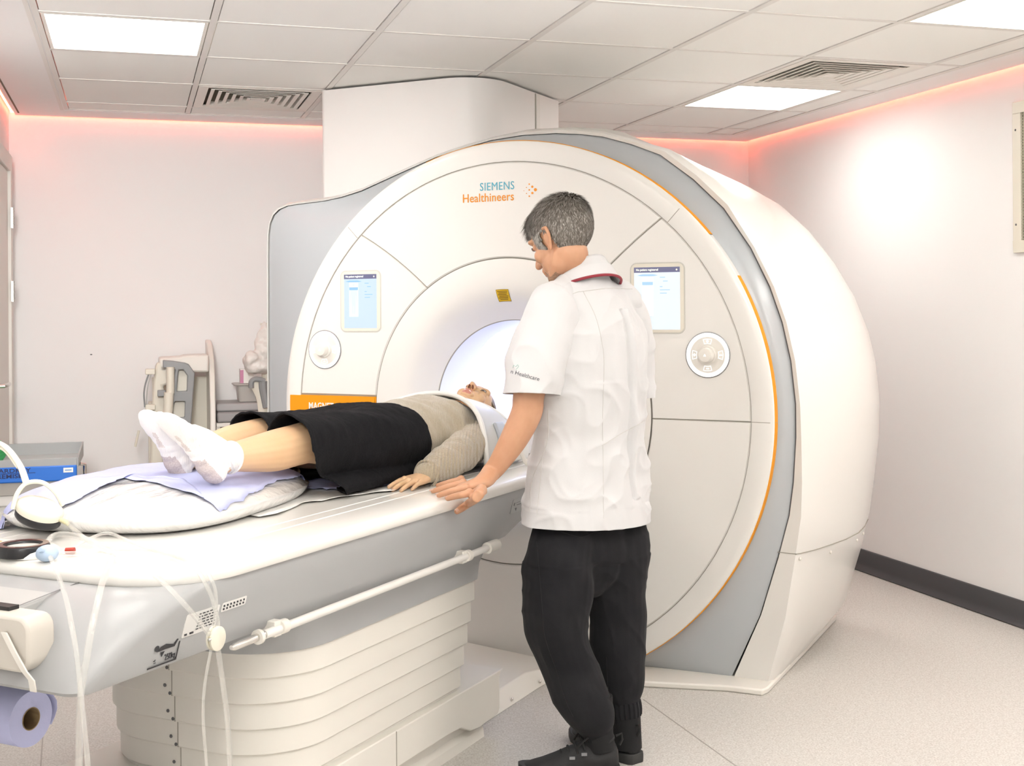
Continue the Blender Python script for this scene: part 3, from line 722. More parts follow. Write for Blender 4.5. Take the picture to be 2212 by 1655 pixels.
# headphones
C=world(84,1108,.893)
hp=empty('headphones',None,(C.x,C.y,TZ)); tag(hp,'ivory headphones with black ear pads lying at the foot end of the table','headphones')
def earcup(C,n,par,hint=(1,-.1,-.3)):
    B=basis(n,hint); L=C-V(par.location)
    def ringsec(a,b,h): return [L+B@V((a*math.cos(2*PI*k/36),b*math.sin(2*PI*k/36),h)) for k in range(36)]
    MB().loft([ringsec(.050,.036,.0),ringsec(.056,.041,.001),ringsec(.0575,.042,.010),ringsec(.056,.041,.017),ringsec(.050,.036,.0225),ringsec(.030,.021,.0255)]).build('ear_cup',PIVORY,par,ang=45)
    MB().loft([ringsec(.040,.028,-.021),ringsec(.052,.037,-.021),ringsec(.0555,.040,-.016),ringsec(.0555,.040,-.002),ringsec(.050,.037,.001)]).build('ear_pad',BLACK,par,ang=60)
    return B,L
B,L=earcup(C,(.30,-.30,.90),hp)
# yoke
yk=[L+B@V((-.050,-.030,.004)),L+B@V((-.056,-.012,.034)),L+B@V((-.050,.012,.055)),L+B@V((-.022,.034,.058)),L+B@V((.010,.044,.038)),L+B@V((.034,.044,.012))]
MB().tube(spline(yk,6),[(.0035,.010)]*100 and .0065,8,up=(0,0,1),flat=.8).build('yoke',PIVORY,hp)
bw=[L+B@V((-.048,.010,.055)),L+B@V((-.085,.03,.085)),L+B@V((-.14,.05,.105)),L+B@V((-.19,.06,.09)),L+B@V((-.215,.06,.03)),L+B@V((-.215,.06,-.03))]
MB().tube(spline(bw,8),.009,10,flat=.5,up=(0,0,1)).build('headband',PIVORY,hp)
MB().tube(spline([p+V((0,0,-.008)) for p in bw[1:4]],8),.008,10,flat=.6,up=(0,0,1)).build('headband_pad',mat('ivory_pad',(.62,.59,.5),.7),hp)
earcup(C+B@V((-.215,.06,-.035)),(-.2,0,.98),hp)
cn=L+B@V((.056,-.004,.006)); MB().tube([cn,cn+V((.012,-.004,-.004)),cn+V((.022,-.008,-.010))],[.0055,.006,.0045],12).build('tube_connector',mat('yellowed_plastic',(.62,.58,.36),.4),hp)
def wpath(l): return [FM.M@p for p in px_path(l)]
tube_start=L+V(hp.location)+B@V((.056,-.004,.006))+V((.018,-.006,-.008))
def tubing(name,pts,r,label,group='clear air tubes of the headset and call bulb',n=8):
    o=MB().tube(spline(pts,8),r,10).build(name,CLEAR); tag(o,label,'tube',group); return o
S_=.476
tubing('clear_tube',[tube_start]+wpath([(190,1168,'z',.875),(250,1198,'z',.848),(330,1240,'z',.838),(398,1305,'x',S_),(452,1370,'x',S_)]),.0052,'clear tube from the ivory headphones down to the round junction disc')
tubing('clear_tube',wpath([(119,1196,'z',.842),(166,1195,'z',.8375),(245,1185,'z',.8375),(316,1186,'z',.838),(376,1199,'z',.842),(423,1229,'z',.842),(455,1285,'x',S_),(469,1335,'x',S_),(471,1356,'x',S_)]),.0048,'clear tube curving over the table edge from the blue bulb to the junction disc')
tubing('clear_tube',wpath([(152,1190,'z',.8375),(185,1168,'z',.85),(233,1152,'z',.862),(285,1172,'z',.85),(340,1192,'z',.839),(396,1208,'z',.842),(435,1222,'z',.842),(459,1257,'x',S_),(467,1293,'x',S_+.003),(463,1356,'x',S_)]),.0036,'thin clear tube arching from the red valve to the junction disc')
tubing('clear_tube',wpath([(97,1180,'z',.842),(112,1160,'z',.85),(135,1154,'z',.855),(172,1160,'z',.85),(215,1178,'z',.842),(245,1192,'z',.844),(222,1256,'z',.832),(211,1300,'y',-2.57),(198,1356,'y',-2.63),(186,1427,'y',-2.65),(175,1495,'y',-2.65),(172,1574,'y',-2.65),(170,1660,'y',-2.65),(168,1790,'y',-2.65)]),.0066,'thick clear tube hanging straight down over the table corner')
tubing('clear_tube',wpath([(109,1204,'z',.855),(123,1238,'z',.834),(140,1285,'y',-2.57),(154,1348,'y',-2.64),(166,1419,'y',-2.66),(174,1495,'y',-2.664),(182,1574,'y',-2.664),(190,1660,'y',-2.664),(196,1790,'y',-2.66)]),.0048,'clear tube hanging from the pale blue bulb over the table end')
tubing('clear_tube',wpath([(456,1404,'x',S_),(443,1475,'x',S_),(439,1554,'x',S_),(447,1660,'x',S_),(452,1760,'x',S_)]),.0032,'thin clear tube hanging below the junction disc, on its left')
tubing('clear_tube',wpath([(471,1404,'x',S_),(481,1475,'x',S_),(491,1554,'x',S_),(497,1660,'x',S_),(501,1760,'x',S_)]),.0058,'thick clear tube hanging below the junction disc, on its right')
jc=FM.onx(466,1379,S_)
jd=empty('tube_junction',FM,jc); tag(jd,'round ivory junction disc on the clear tubes beside the table side','tube connector')
for x0,x1 in ((-.0075,-.0008),(.0008,.0085)):
    mb=MB(); secs=[]
    for x,r in ((x0,.021),(x0+.0015,.0235),(x1-.0015,.0235),(x1,.021)): secs.append([(x,r*math.cos(2*PI*k/32),1.06*r*math.sin(2*PI*k/32)) for k in range(32)])
    mb.loft(secs).build('shell',PIVORY,jd)
MB().cyl((-.001,0,0),(.001,0,0),.022,28).build('core',mat('amber_plastic',(.45,.38,.22),.4),jd)
MB().ell((.004,-.0235,.003),(.004,.004,.004)).build('rivet',STEEL,jd)
# call bulb
bc=FM.onz(99,1196,.848); bl=empty('call_bulb',FM,(bc.x,bc.y,TZ)); tag(bl,'pale blue rubber squeeze bulb at the end corner of the table','squeeze bulb')
BLUEB=mat('pale_blue_rubber',(.46,.58,.74),.5)
MB().ell((0,.004,.018),(.024,.024,.018)).build('bulb',BLUEB,bl)
MB().tube([(.004,-.010,.026),(.008,-.02,.030),(.011,-.027,.032)],[.008,.0055,.0050],12).build('nozzle',BLUEB,bl)
rv=FM.onz(151,1190,.8375); MB().tube([rv+V((-.008,-.004,0)),rv+V((.010,.004,.001))],.0068,12).build('red_valve',mat('red_valve',(.45,.05,.03),.4),frame=FM)
tag(bpy.data.objects['red_valve'],'small red valve clip on a thin clear tube at the foot end','valve')
# ring coil
rc=FM.onz(50,1176,.855); rg=empty('ring_coil',FM,(rc.x,rc.y,TZ)); tag(rg,'black and dark red open ring lying at the foot end of the table','ring coil')
def annulus(prof,n=48,cx=0,cy=0,sy=1.0):
    secs=[[V((cx+r*math.cos(2*PI*i/n),cy+sy*r*math.sin(2*PI*i/n),z)) for r,z in prof] for i in range(n)]; secs.append(secs[0]); return MB().loft(secs,True,False,False)
annulus([(.050,.001),(.055,.003),(.056,.022),(.054,.026),(.040,.026),(.038,.022),(.038,.001)]).build('ring_body',BLACK,rg)
annulus([(.0535,.0262),(.0535,.0275),(.041,.0275),(.041,.0262)]).build('ring_face',mat('dark_red_gloss',(.10,.025,.025),.15),rg)
# paper roll under the table end
PBLUE=mat('blue_tissue',(.56,.58,.86),.75,bump=(60,.25,3),bumpd=.003)
Pw=plane_hit(67,1553,V((0,1,0)),V((0,2.70,0))); pl=FM.I@Pw
pr_=empty('paper_roll',FM,pl); tag(pr_,'roll of blue couch tissue with a brown cardboard core under the table end','paper roll')
mb=MB(); secs=[]
for x,r in ((-.42,.024),(-.42,.0595),(-.418,.060),(-.002,.060),(0,.0595),(0,.024)): secs.append([V((x,r*math.cos(2*PI*k/56)*(1+.004*math.sin(5*k)),r*math.sin(2*PI*k/56))) for k in range(56)])
mb.loft(secs,True,False,False).build('tissue',PBLUE,pr_,ang=50)
mb=MB(); secs=[]
for x,r in ((.001,.0245),(.001,.0225),(-.42,.0225)): secs.append([V((x,r*math.cos(2*PI*k/40),r*math.sin(2*PI*k/40))) for k in range(40)])
mb.loft(secs,True,False,False).build('cardboard_core',mat('brown_cardboard',(.33,.235,.13),.8),pr_)
mb=MB(); secs=[]
for k in range(9):
    a=math.radians(62-9*k); r=.0605+.0016*k*(k>3)*.9
    secs.append([V((x+(-.004*math.sin(k)),r*math.cos(a)*1.0,r*math.sin(a))) for x in (-.42,-.2,.004+.003*k*(k<5))])
secs=[[V((p.x,-0+p.y,p.z)) for p in s] for s in secs]
# free end of the tissue lifted away from the roll
e=[]
for (yy,zz) in ((.03,.053),(.046,.047),(.060,.036),(.070,.02),(.071,.002),(.064,-.014),(.054,-.028)): e.append([V((x,yy,zz)) for x in (-.42,-.2,.003)])
MB().loft(e,False,False,False).build('loose_end',PBLUE,pr_,solid=.0008)
# bracket of the roll
arm=px_path([(8,1366,'y',-2.622),(30,1410,'y',-2.625),(52,1450,'y',-2.625),(68,1470,'y',-2.62),(72,1495,'y',-2.61)]); 
mb=MB(); mb.loft([[p+V((dx,dy,0)) for dx,dy in ((-.008,-.0015),(.008,-.0015),(.008,.002),(-.008,.002))] for p in arm]); mb.build('roll_bracket',WHITE2,tb,frame=None,bevel=.001)
# ---------------------------------------------------------------- pillow, tissue sheet, cloth
def vnoise(x,y,z=0): return noise.noise(V((x,y,z)))
PC=V((-.187,-1.700)); PU=V((-.192,.981)); PV_=V((-.981,-.192)); PHL,PHW=.44,.315
def pil_uv(s,m): d=V((s,m))-PC; return d.dot(PU)/PHL,d.dot(PV_)/PHW
def pil_h(s,m):
    u,v=pil_uv(s,m)
    q=(abs(u)**3.2+abs(v)**3.2)
    if q>=1: return TZ-.0
    f=(1-q)**.36
    # heels and calves press in, right end thinner
    h_=.100*f*(1-.16*max(0,u)**2)
    h_-=.010*math.exp(-((s-.03)**2)/.006)*max(0,1-abs(u)**2)
    h_+=.0045*vnoise(s*9,m*9)*f+.003*vnoise(s*24,m*10,3)*f
    return TZ+.002+h_
def march(x,y,h):
    d=FM.I.to_3x3()@ray(x,y); c=FM.I@V((0,0,CAM_H)); t=1.0
    while t<8:
        p=c+d*t
        if p.z<=h(p.x,p.y) : break
        t+=.01
    for k in range(12):
        t-=.01/2**k*.5 if (c+d*(t-.01/2**k*.5)).z<=h((c+d*(t-.01/2**k*.5)).x,(c+d*(t-.01/2**k*.5)).y) else 0
    return c+d*t
BAGM=mat('clear_bag_over_white',(.76,.75,.73),.16,coat=.8,bump=(11,.55,4,(3,1,1)),bumpd=.02)
pi=empty('bagged_pillow',FM,(0,0,0)); tag(pi,'white pillow in a shiny clear plastic bag under the patient’s lower legs'.replace('’',"'"),'pillow')
mb=MB(); NU,NV=96,76
def pil_pt(a,b,top):
    # superellipse mapping of the square
    u=2*a-1; v=2*b-1
    k=max(abs(u),abs(v)); 
    if k<1e-6: uu,vv=0,0
    else:
        ang=math.atan2(v,u); rr=k*.999; c,s_=math.cos(ang),math.sin(ang); q=(abs(c)**3.2+abs(s_)**3.2)**(-1/3.2); uu,vv=rr*q*c,rr*q*s_
    p=PC+PU*uu*PHL+PV_*vv*PHW
    if top: z=pil_h(p.x,p.y)
    else: z=TZ+.0015+.035*max(0,(abs(uu)**3.2+abs(vv)**3.2))**8
    if not top: return V((p.x,p.y,z))
    e=(abs(uu)**3.2+abs(vv)**3.2)
    zb=TZ+.0015+.035*e**8
    return V((p.x,p.y,max(z,zb)))
mb.grid(lambda a,b:pil_pt(a,b,True),NU,NV); mb.grid(lambda a,b:pil_pt(a,b,False),NU,NV)
pilo=mb.build('pillow_body',BAGM,pi,ang=180)
# blue tissue over the pillow
low=[(93,1082),(108,1092),(128,1102),(160,1092),(200,1068),(240,1049),(290,1030),(345,1035),(395,1040),(420,1058),(440,1085),(474,1116),(520,1090),(560,1066),(592,1046),(640,1040),(690,1034),(703,1026)]
nearl=[march(x,y,pil_h) for x,y in low]
# resample
def resample(P,n):
    L=[0]
    for a,b in zip(P[:-1],P[1:]): L.append(L[-1]+(b-a).length)
    out=[]; j=0
    for i in range(n+1):
        t=L[-1]*i/n
        while j<len(L)-2 and L[j+1]<t: j+=1
        f=(t-L[j])/(L[j+1]-L[j]+1e-9); out.append(P[j].lerp(P[j+1],f))
    return out
nearl=resample(nearl,150)
farp=[PC-PU*PHL*.93+PV_*PHW*.95, PC+PU*PHL*.0+PV_*PHW*1.0, PC+PU*PHL*1.0+PV_*PHW*.95]
TISS=mat('blue_tissue_sheet',(.52,.55,.82),.8,bump=(26,.35,4),bumpd=.006)
def sheet(i,j):
    a=nearl[min(150,int(round(i*150)))]; 
    f=i; q=(farp[0].lerp(farp[1],f*2) if f<.5 else farp[1].lerp(farp[2],f*2-1))
    jag=.006*vnoise(i*40,1,0)+.004*vnoise(i*110,5,0); 
    p=V((a.x,a.y)).lerp(q,j)+(PV_*jag*(1-j))
    z=pil_h(p.x,p.y)+.0035+.004*abs(vnoise(p.x*16,p.y*16,4))+ (.004*(1-j)**6)*(1+vnoise(i*25,2,2))
    return V((p.x,p.y,z))
mb=MB(); mb.grid(sheet,150,40); t=mb.build('tissue_sheet',TISS,frame=FM,ang=180,solid=.0006); tag(t,'torn blue tissue sheet spread over the bagged pillow','tissue sheet')
# white cotton sheet under the patient
def cloth_h(s,m): return TZ+.0025+.003*abs(vnoise(s*30,m*5,1))+.0015*vnoise(s*60,m*20,2)
nl=[march(x,y,lambda s,m:TZ+.003) for x,y in ((560,1118),(600,1112),(660,1086),(700,1083),(760,1072),(820,1064),(850,1062),(900,1040),(960,1022),(1010,1013),(1060,1003))]
nl=resample(nl,90)
mb=MB(); 
def cl(i,j):
    a=nl[int(round(i*90))]; q=V((-.34,a.y+.15)); p=V((a.x,a.y)).lerp(q,j); return V((p.x,p.y,cloth_h(p.x,p.y)+.003*(1-j)**8*(1+vnoise(i*12,0))))
mb.grid(cl,90,40); t=mb.build('cotton_sheet',mat('white_cotton',(.80,.79,.76),.85,bump=(90,.3,2)),frame=FM,ang=180,solid=.0008); tag(t,'white cotton sheet lying flat under the patient on the table','sheet')
# second tissue under hips
mb=MB()
nl2=resample([march(x,y,lambda s,m:TZ+.008) for x,y in ((705,1058),(740,1056),(790,1051),(850,1048),(880,1046))],30)
mb.grid(lambda i,j:(lambda a:V((a.x*(1-j)-.25*j,a.y,TZ+.009+.004*vnoise(i*9,j*4)*(1-j)+.004*math.sin(PI*min(1,j*8)))))(nl2[int(round(i*30))]),30,20); t=mb.build('tissue_sheet',TISS,frame=FM,ang=180,solid=.0006); tag(t,"narrow blue tissue edge showing under the patient's black skirt",'tissue sheet')
# ---------------------------------------------------------------- background things along the walls
def R_(x,y,b): 
    p=FR.ony(x,y,b); return p
def rbox(mb,x0,y0,x1,y1,b0,b1,bb=None):
    """box whose front face at depth b0 spans the given picture rectangle"""
    p=FR.ony(x0,y1,b0); q=FR.ony(x1,y0,b0); return mb.box(p.x,q.x,b0,b1,p.z,q.z)
# bedside style trolley at left, blue drawer front
ty=5.55
p=FR.ony(0,965,ty)
trl=empty('supply_trolley',FR,(0,0,0)); tag(trl,'grey topped trolley with a blue drawer front by the left wall','trolley')
a=FR.ony(178,1000,ty-.0); b=FR.ony(168,1040,ty)
X1=FR.ony(166,1002,ty).x; ztop=FR.ony(166,996,ty).z; 
xw=-.56
TG=mat('trolley_grey',(.36,.37,.37),.35); TB_=mat('trolley_blue',(.02,.16,.62),.35)
zt=FR.ony(100,1006,ty).z; zb_=FR.ony(100,1040,ty).z
MB().box(xw,X1,ty-.012,ty+.03,zb_,zt).build('blue_front',TB_,trl,bevel=.006)
# tray top with raised rim
D=.42
mb=MB(); mb.box(xw,X1+.006,ty,ty+D,zt-.002,zt+.004); tr=mb.build('tray',mat('tray_metal',(.50,.51,.50),.3,metal=.3),trl)
MB().box(xw,X1-.0,ty-.008,ty-.002,zt-.003,zt+.030).build('tray_lip',TG,trl,bevel=.002)
MB().box(xw,X1+.012,ty+D-.006,ty+D,zt-.002,zt+.055).build('tray_lip',TG,trl,bevel=.002)
mb=MB(); mb.loft([[V((X1,ty-.004,zt-.01)),V((X1+.006,ty-.004,zt-.01)),V((X1+.006,ty-.004,zt+.028)),V((X1,ty-.004,zt+.028))],[V((X1+.006,ty+D,zt-.01)),V((X1+.012,ty+D,zt-.01)),V((X1+.012,ty+D,zt+.055)),V((X1+.006,ty+D,zt+.055))]]); mb.build('tray_lip',TG,trl)
MB().tube([(X1+.012,ty+.02,zt-.0),(X1+.03,ty+.03,zt-.005),(X1+.03,ty+.05,zt-.05),(X1+.012,ty+.04,zt-.06)],.008,10).build('side_handle',CHROME,trl)
MB().box(xw,X1-.02,ty+.02,ty+D-.03,.14,zb_-.06).build('carcass',mat('trolley_white',(.66,.64,.61),.4),trl,bevel=.006)
MB().box(xw,X1-.055,ty+.0,ty+.03,zb_-.055,zb_+.002).build('bin_front',mat('smoky_grey',(.38,.36,.33),.25),trl,bevel=.004)
for k in range(3): MB().box(xw+.02,X1-.04,ty+.008,ty+.022,.20+.18*k,.36+.18*k).build('drawer',mat('trolley_white2',(.68,.66,.63),.4),trl,bevel=.006)
for sx in (xw+.05,X1-.07):
    for sy in (ty+.07,ty+D-.08):
        c=empty('caster',None); c.parent=trl; c.location=(sx,sy,0); MB().cyl((-.012,0,.045),(.012,0,.045),.045,20).build('wheel',DGREY,c); MB().box(-.018,.018,-.02,.02,.06,.14).build('fork',STEEL,c)
f1=FR.ony(137,1021,ty-.014); f2=FR.ony(158,1010,ty-.014)
wl=MB().box(f1.x,f2.x,ty-.0145,ty-.0125,f1.z,f2.z).build('label_holder',WPRINT,trl); g1=.006
MB().box(f1.x+g1,f2.x-g1,ty-.0153,ty-.0146,f1.z+.008,f2.z-.008).build('label_slot',mat('label_blue',(.08,.25,.6),.5),wl)
tp=FR.ony(0,1023,ty-.013); bp_=FR.ony(0,1035,ty-.013); 
text_part('maker_lettering','GARDRAY',.0235,mat('navy_print',(.01,.02,.10),.5),trl,Matrix.Translation(V((FR.ony(-16,1020,ty).x,ty-.0132,tp.z+.001)))@MT,bold=.0004,xs=1.36)
text_part('maker_lettering','PREMISE',.0235,mat('navy_print2',(.01,.02,.10),.5),trl,Matrix.Translation(V((FR.ony(-16,1032,ty).x,ty-.0132,bp_.z+.001)))@MT,bold=.0004,xs=1.36)
lx=FR.ony(77,1021,ty).x; MB().box(xw,lx,ty-.0134,ty-.0128,tp.z-.0035,tp.z-.0015).build('lettering_line',mat('navy_print3',(.01,.02,.10),.5),trl)
# green bag on the trolley
gp=FR.ony(-6,966,ty+.10)
mb=MB(); mb.ell((gp.x-.02,ty+.16,zt+.045),(.055,.07,.05)); mb.ell((gp.x+.004,ty+.13,zt+.07),(.022,.05,.035)); mb.ell((gp.x-.05,ty+.1,zt+.03),(.05,.06,.035))
def crum(me): displace(me,lambda c,n:c+n*(.012*noise.noise(c*22)+.005*abs(noise.noise(c*55))-.003))
gb=remesh(mb,'green_bag',mat('green_plastic_bag',(.12,.60,.22),.3,trans=.3,ior=1.1,bump=(40,.5,3),bumpd=.01),.004,3,frame=FR,fn=crum); 
for v in gb.data.vertices:
    l=FR.I@V(v.co)
    if l.z<zt+.005: l.z=zt+.005; v.co=FR.M@l
tag(gb,'crumpled green plastic bag on the grey trolley at left edge','bag')
# coil storage rack against the back wall
bb=6.50
rk=empty('coil_rack',FR,(0,0,0)); tag(rk,'tall cream storage rack with curved side panel against the back wall','storage rack')
pts=[(466,1075),(466,880),(463,835),(457,800),(450,775),(443,760),(437,753),(432,752)]
P=[FR.ony(x,y,bb) for x,y in pts]
xe=P[0].x
# curved end panel seen from its left, as a slab across the depth
prof=[(bb-.02,0.02)]+[]
side=[(bb-.06,.02),(bb-.06,.86),(bb-.02,1.02),(bb+.06,1.13),(bb+.16,1.19),(bb+.30,1.21),(bb+.345,1.21),(bb+.345,.02)]
zt_=FR.ony(440,753,bb+.1).z
k_=zt_/1.17
mb=MB(); mb.prism([(y,z*k_) for y,z in side],xe-.028,xe,lambda u,v,h:V((h,u,v))); mb.build('end_panel',WHITE2,rk,bevel=.006)
xl=FR.ony(330,800,bb).x
mb=MB(); mb.box(xl-.0,xe-.028,bb+.24,bb+.26,.30,1.02*k_); mb.build('back_panel',CREAM,rk)
# hood at top
mb=MB(); z1=FR.ony(400,768,bb).z; z0=FR.ony(400,805,bb).z
mb.prism([(FR.ony(344,777,bb).x,z0+.005),(FR.ony(344,777,bb).x,FR.ony(344,774,bb).z),(FR.ony(390,777,bb).x,FR.ony(390,771,bb).z),(FR.ony(400,777,bb).x,z1),(xe-.03,z1+.002),(xe-.03,z0)],bb-.01,bb+.24,lambda u,v,h:V((u,h,v))); mb.build('hood',WHITE2,rk,bevel=.01)
MB().box(xl-.02,xe-.028,bb,bb+.25,.28,.31).build('shelf',WHITE2,rk); MB().box(xl-.02,xl+.0,bb+.2,bb+.30,.0,.9).build('end_panel',CREAM,rk,bevel=.004)
# hanging spine coil: grey frame with openings
def quad_px(l,b): return [(FR.ony(x,y,b).x,FR.ony(x,y,b).z) for x,y in l]
b1=bb-.07
def poly_hole_frame(name,outer,inners,b,th,m_,par,bev=.004):
    # outer and holes as lists of (x,z); joined by triangulating with mathutils
    from mathutils.geometry import tessellate_polygon
    loops=[[V((x,0,z)) for x,z in outer]]+[[V((x,0,z)) for x,z in i] for i in inners]
    loops2=[[V((p.x,p.z,0)) for p in l] for l in loops]
    tris=tessellate_polygon(loops2); flat=[p for l in loops for p in l]; n=len(flat)
    mb=MB(); vs=[V((p.x,b,p.z)) for p in flat]+[V((p.x,b+th,p.z)) for p in flat]
    fs=[tuple(t) for t in tris]+[tuple(n+i for i in reversed(t)) for t in tris]; k=0
    for l in loops:
        m_n=len(l)
        for i in range(m_n): fs.append((k+i,k+(i+1)%m_n,n+k+(i+1)%m_n,n+k+i))
        k+=m_n
    mb.add(vs,fs); return mb.build(name,m_,par,bevel=bev)
fc=empty('spine_coil',FR,(0,0,0)); tag(fc,'grey and cream coil frame with square openings hanging on the rack','coil')
MG=mat('mid_grey_plastic',(.27,.28,.285),.4)
outer=quad_px([(352,778),(375,780),(400,784),(408,787),(421,806),(417,860),(412,930),(408,1060),(352,1060),(362,900),(370,850),(378,800),(374,796),(352,795)],b1)
inn=[quad_px([(386,799),(396,799),(405,812),(404,845),(382,846),(384,815)],b1),quad_px([(378,867),(398,867),(400,870),(399,902),(372,903),(375,875)],b1)]
poly_hole_frame('coil_frame',outer,inn,b1,.05,MG,fc,.005)
MB().prism(quad_px([(377,800),(404,800),(406,845),(399,905),(396,1060),(366,1060),(372,905)],b1+.045),b1+.046,b1+.055,lambda u,v,h:V((u,h,v))).build('backing_shell',CREAM,fc)
mb=MB(); q=[FR.ony(x,y,b1-.02) for x,y in ((368,793),(368,850),(365,852),(362,905),(360,1060))]
mb.tube([q[0],q[1]],[(.020,.020)]*2,12); mb.build('cream_bar',CREAM,fc)
mb=MB(); mb.tube([q[2]+V((0,0,.01)),q[3],q[4]],.024,12); mb.build('cream_bar',CREAM,fc)
fb=MB(); fb.box(FR.ony(340,840,b1).x,FR.ony(358,840,b1).x,b1,b1+.03,FR.ony(350,857,b1).z,FR.ony(350,843,b1).z); fb.build('grey_pad',MG,fc,bevel=.004)
# second coil behind with wire handle
f2=empty('hanging_coil',FR,(0,0,0)); tag(f2,'cream coil shell with a thin wire handle hanging left of the grey frame','coil')
mb=MB(); b2_=bb-.01
mb.prism(quad_px([(336,792),(340,782),(352,786),(366,800),(368,830),(352,834),(360,862),(362,1060),(322,1060),(328,900),(332,820)],b2_),b2_,b2_+.08,lambda u,v,h:V((u,h,v))); mb.build('coil_shell',CREAM,f2,bevel=.012,seg=3)
q=[FR.ony(x,y,b2_-.02) for x,y in ((322,806),(314,830),(311,852),(313,880))]
MB().tube(spline(q,6),.004,8).build('wire_handle',MG,f2)
q=[FR.ony(x,y,b2_-.02) for x,y in ((327,806),(320,830),(317,855),(316,880))]
MB().tube(spline(q,6),.003,8).build('wire_handle',mat('light_wire',(.5,.5,.48),.4),f2)
for y in (803,880):
    c=FR.ony(322,y,b2_-.01); MB().box(c.x-.018,c.x+.03,b2_-.03,b2_+.02,c.z-.014,c.z+.014).build('handle_clip',CREAM,f2,bevel=.004)
q=[FR.ony(x,y,b2_) for x,y in ((300,930),(292,965))]
MB().tube(q,.006,8).build('strap',CREAM,f2)
# shelf unit to the right of the rack
su=empty('shelf_unit',FR,(0,0,0)); tag(su,'low cream shelf unit between the rack and the scanner','shelf unit')
xs0=xe+.004; xs1=FR.ony(566,900,bb).x; zs=FR.ony(500,912,bb).z
MB().box(xs0,xs1,bb-.04,bb+.34,zs-.02,zs).build('shelf_board',WHITE2,su,bevel=.003)
MB().box(xs0,xs1,bb-.04,bb+.34,.10,.12).build('shelf_board',WHITE2,su,bevel=.003)
for x in (xs0,xs1-.02): MB().box(x,x+.018,bb-.03,bb+.34,0,zs-.02).build('side_panel',WHITE2,su)
MB().box(xs0,xs1,bb+.32,bb+.335,.12,zs-.02).build('back_panel',mat('taupe_panel',(.40,.37,.34),.6),su)
zz=FR.ony(500,905,bb).z
# grey folded mattress on the shelf
t=MB().box(xs0+.004,xs1-.004,bb-.03,bb+.30,zs+.001,zs+.052).build('foam_mat',mat('grey_vinyl',(.33,.32,.32),.5),frame=FR,bevel=.012,seg=3); tag(t,'flat grey vinyl mat lying on the low shelf unit, lower of two','mat','grey vinyl mats on the shelf')
t=MB().box(xs0+.004,xs1-.004,bb+.03,bb+.32,zs+.0525,zs+.093).build('foam_mat',mat('grey_vinyl2',(.44,.43,.43),.5),frame=FR,bevel=.01,seg=3); tag(t,'lighter grey vinyl mat on top of the other mat on the shelf','mat','grey vinyl mats on the shelf')
# clear container with lid, carton on it
zm=zs+.094
c0=FR.ony(515,880,bb+.05); c1=FR.ony(563,880,bb+.05); cxm=(c0.x+c1.x)/2; cw=(c1.x-c0.x)/2
ct=empty('plastic_tub',FR,(cxm,bb+.17,zm)); tag(ct,'small translucent plastic tub with a lid on the grey mats','tub')
TUB=mat('translucent_tub',(.70,.68,.64),.3,trans=.35,ior=1.2)
MB().loft([[V((x*(.8+.2*t_),y*(.8+.2*t_),z)) for x,y in rrect(2*cw,.16,.02)] for z,t_ in ((.001,.3),(.085,1))]).build('tub_body',TUB,ct)
MB().loft([[V((x,y,z)) for x,y in rrect(2*cw+.04,.19,.03)] for z in (.0865,.094)]).build('tub_lid',TUB,ct,bevel=.002)
MB().ell((.02,-.03,.03),(.022,.02,.02)).build('blue_item',mat('slate_blue',(.16,.24,.36),.5),ct)
cb=empty('carton',FR,(FR.ony(535,850,bb+.1).x,bb+.16,zm+.0945)); tag(cb,'small white medicine carton with a pink stripe on the plastic tub','box')
MB().box(-.035,.035,-.03,.03,.0005,.075).build('carton_body',WPRINT,cb,bevel=.001); MB().box(-.0355,-.018,-.0306,-.030,.002,.070).build('pink_stripe',mat('pink_print',(.6,.25,.40),.5),cb)
# white plastic bag hanging behind the scanner, and the back of a chair-like coil
def pxell(mb,x,y,b,rx,rz,ry): c=FR.ony(x,y,b); mb.ell((c.x,c.y,c.z),(rx,ry,rz))
mb=MB(); pxell(mb,548,775,bb,.055,.04,.05); pxell(mb,560,790,bb,.07,.045,.05); pxell(mb,566,760,bb,.04,.09,.04); pxell(mb,572,730,bb,.028,.09,.03); pxell(mb,562,735,bb,.014,.05,.02)
def crum2(me): displace(me,lambda c,n:c+n*(.016*noise.noise(c*16)+.006*noise.noise(c*45)))
t=remesh(mb,'plastic_bag',mat('white_plastic_bag',(.80,.76,.72),.35,bump=(30,.6,4),bumpd=.01),.006,3,frame=FR,fn=crum2); tag(t,'crumpled white plastic bag hanging beside the scanner, above the tub','bag')
pc=empty('drip_stand',FR,(FR.ony(578,800,bb+.02).x,bb+.05,0)); tag(pc,'cream pole stand behind the scanner edge holding the plastic bag','stand')
MB().cyl((0,0,.02),(0,0,FR.ony(575,703,bb).z),.028,16).build('pole',CREAM,pc); MB().loft([[V((x+.10,y,z)) for x,y in rrect(.24,.24,.06)] for z in (.0,.02)]).build('base',CREAM,pc,bevel=.005)
MB().cyl((0,0,FR.ony(575,703,bb).z),(0,0,FR.ony(575,703,bb).z+.012),.034,16).build('cap',CREAM,pc)
ch=empty('curved_coil',FR,(0,0,0)); tag(ch,'cream curved coil with dark grey edge standing behind the tub','coil')
q=[FR.ony(x,y,bb-.06) for x,y in ((549,826),(556,838),(564,856),(568,878),(570,900))]
MB().tube(spline(q,6),.028,10,flat=.5,up=(0,1,0)).build('coil_arm',CREAM,ch)
q=[FR.ony(x,y,bb-.075) for x,y in ((543,838),(543,826),(549,820),(560,820),(572,824))]
MB().tube(spline(q,6),.014,10).build('grey_edge',MG,ch)
q=[FR.ony(x,y,bb-.09) for x,y in ((568,824),(569,840),(573,860),(577,880))]
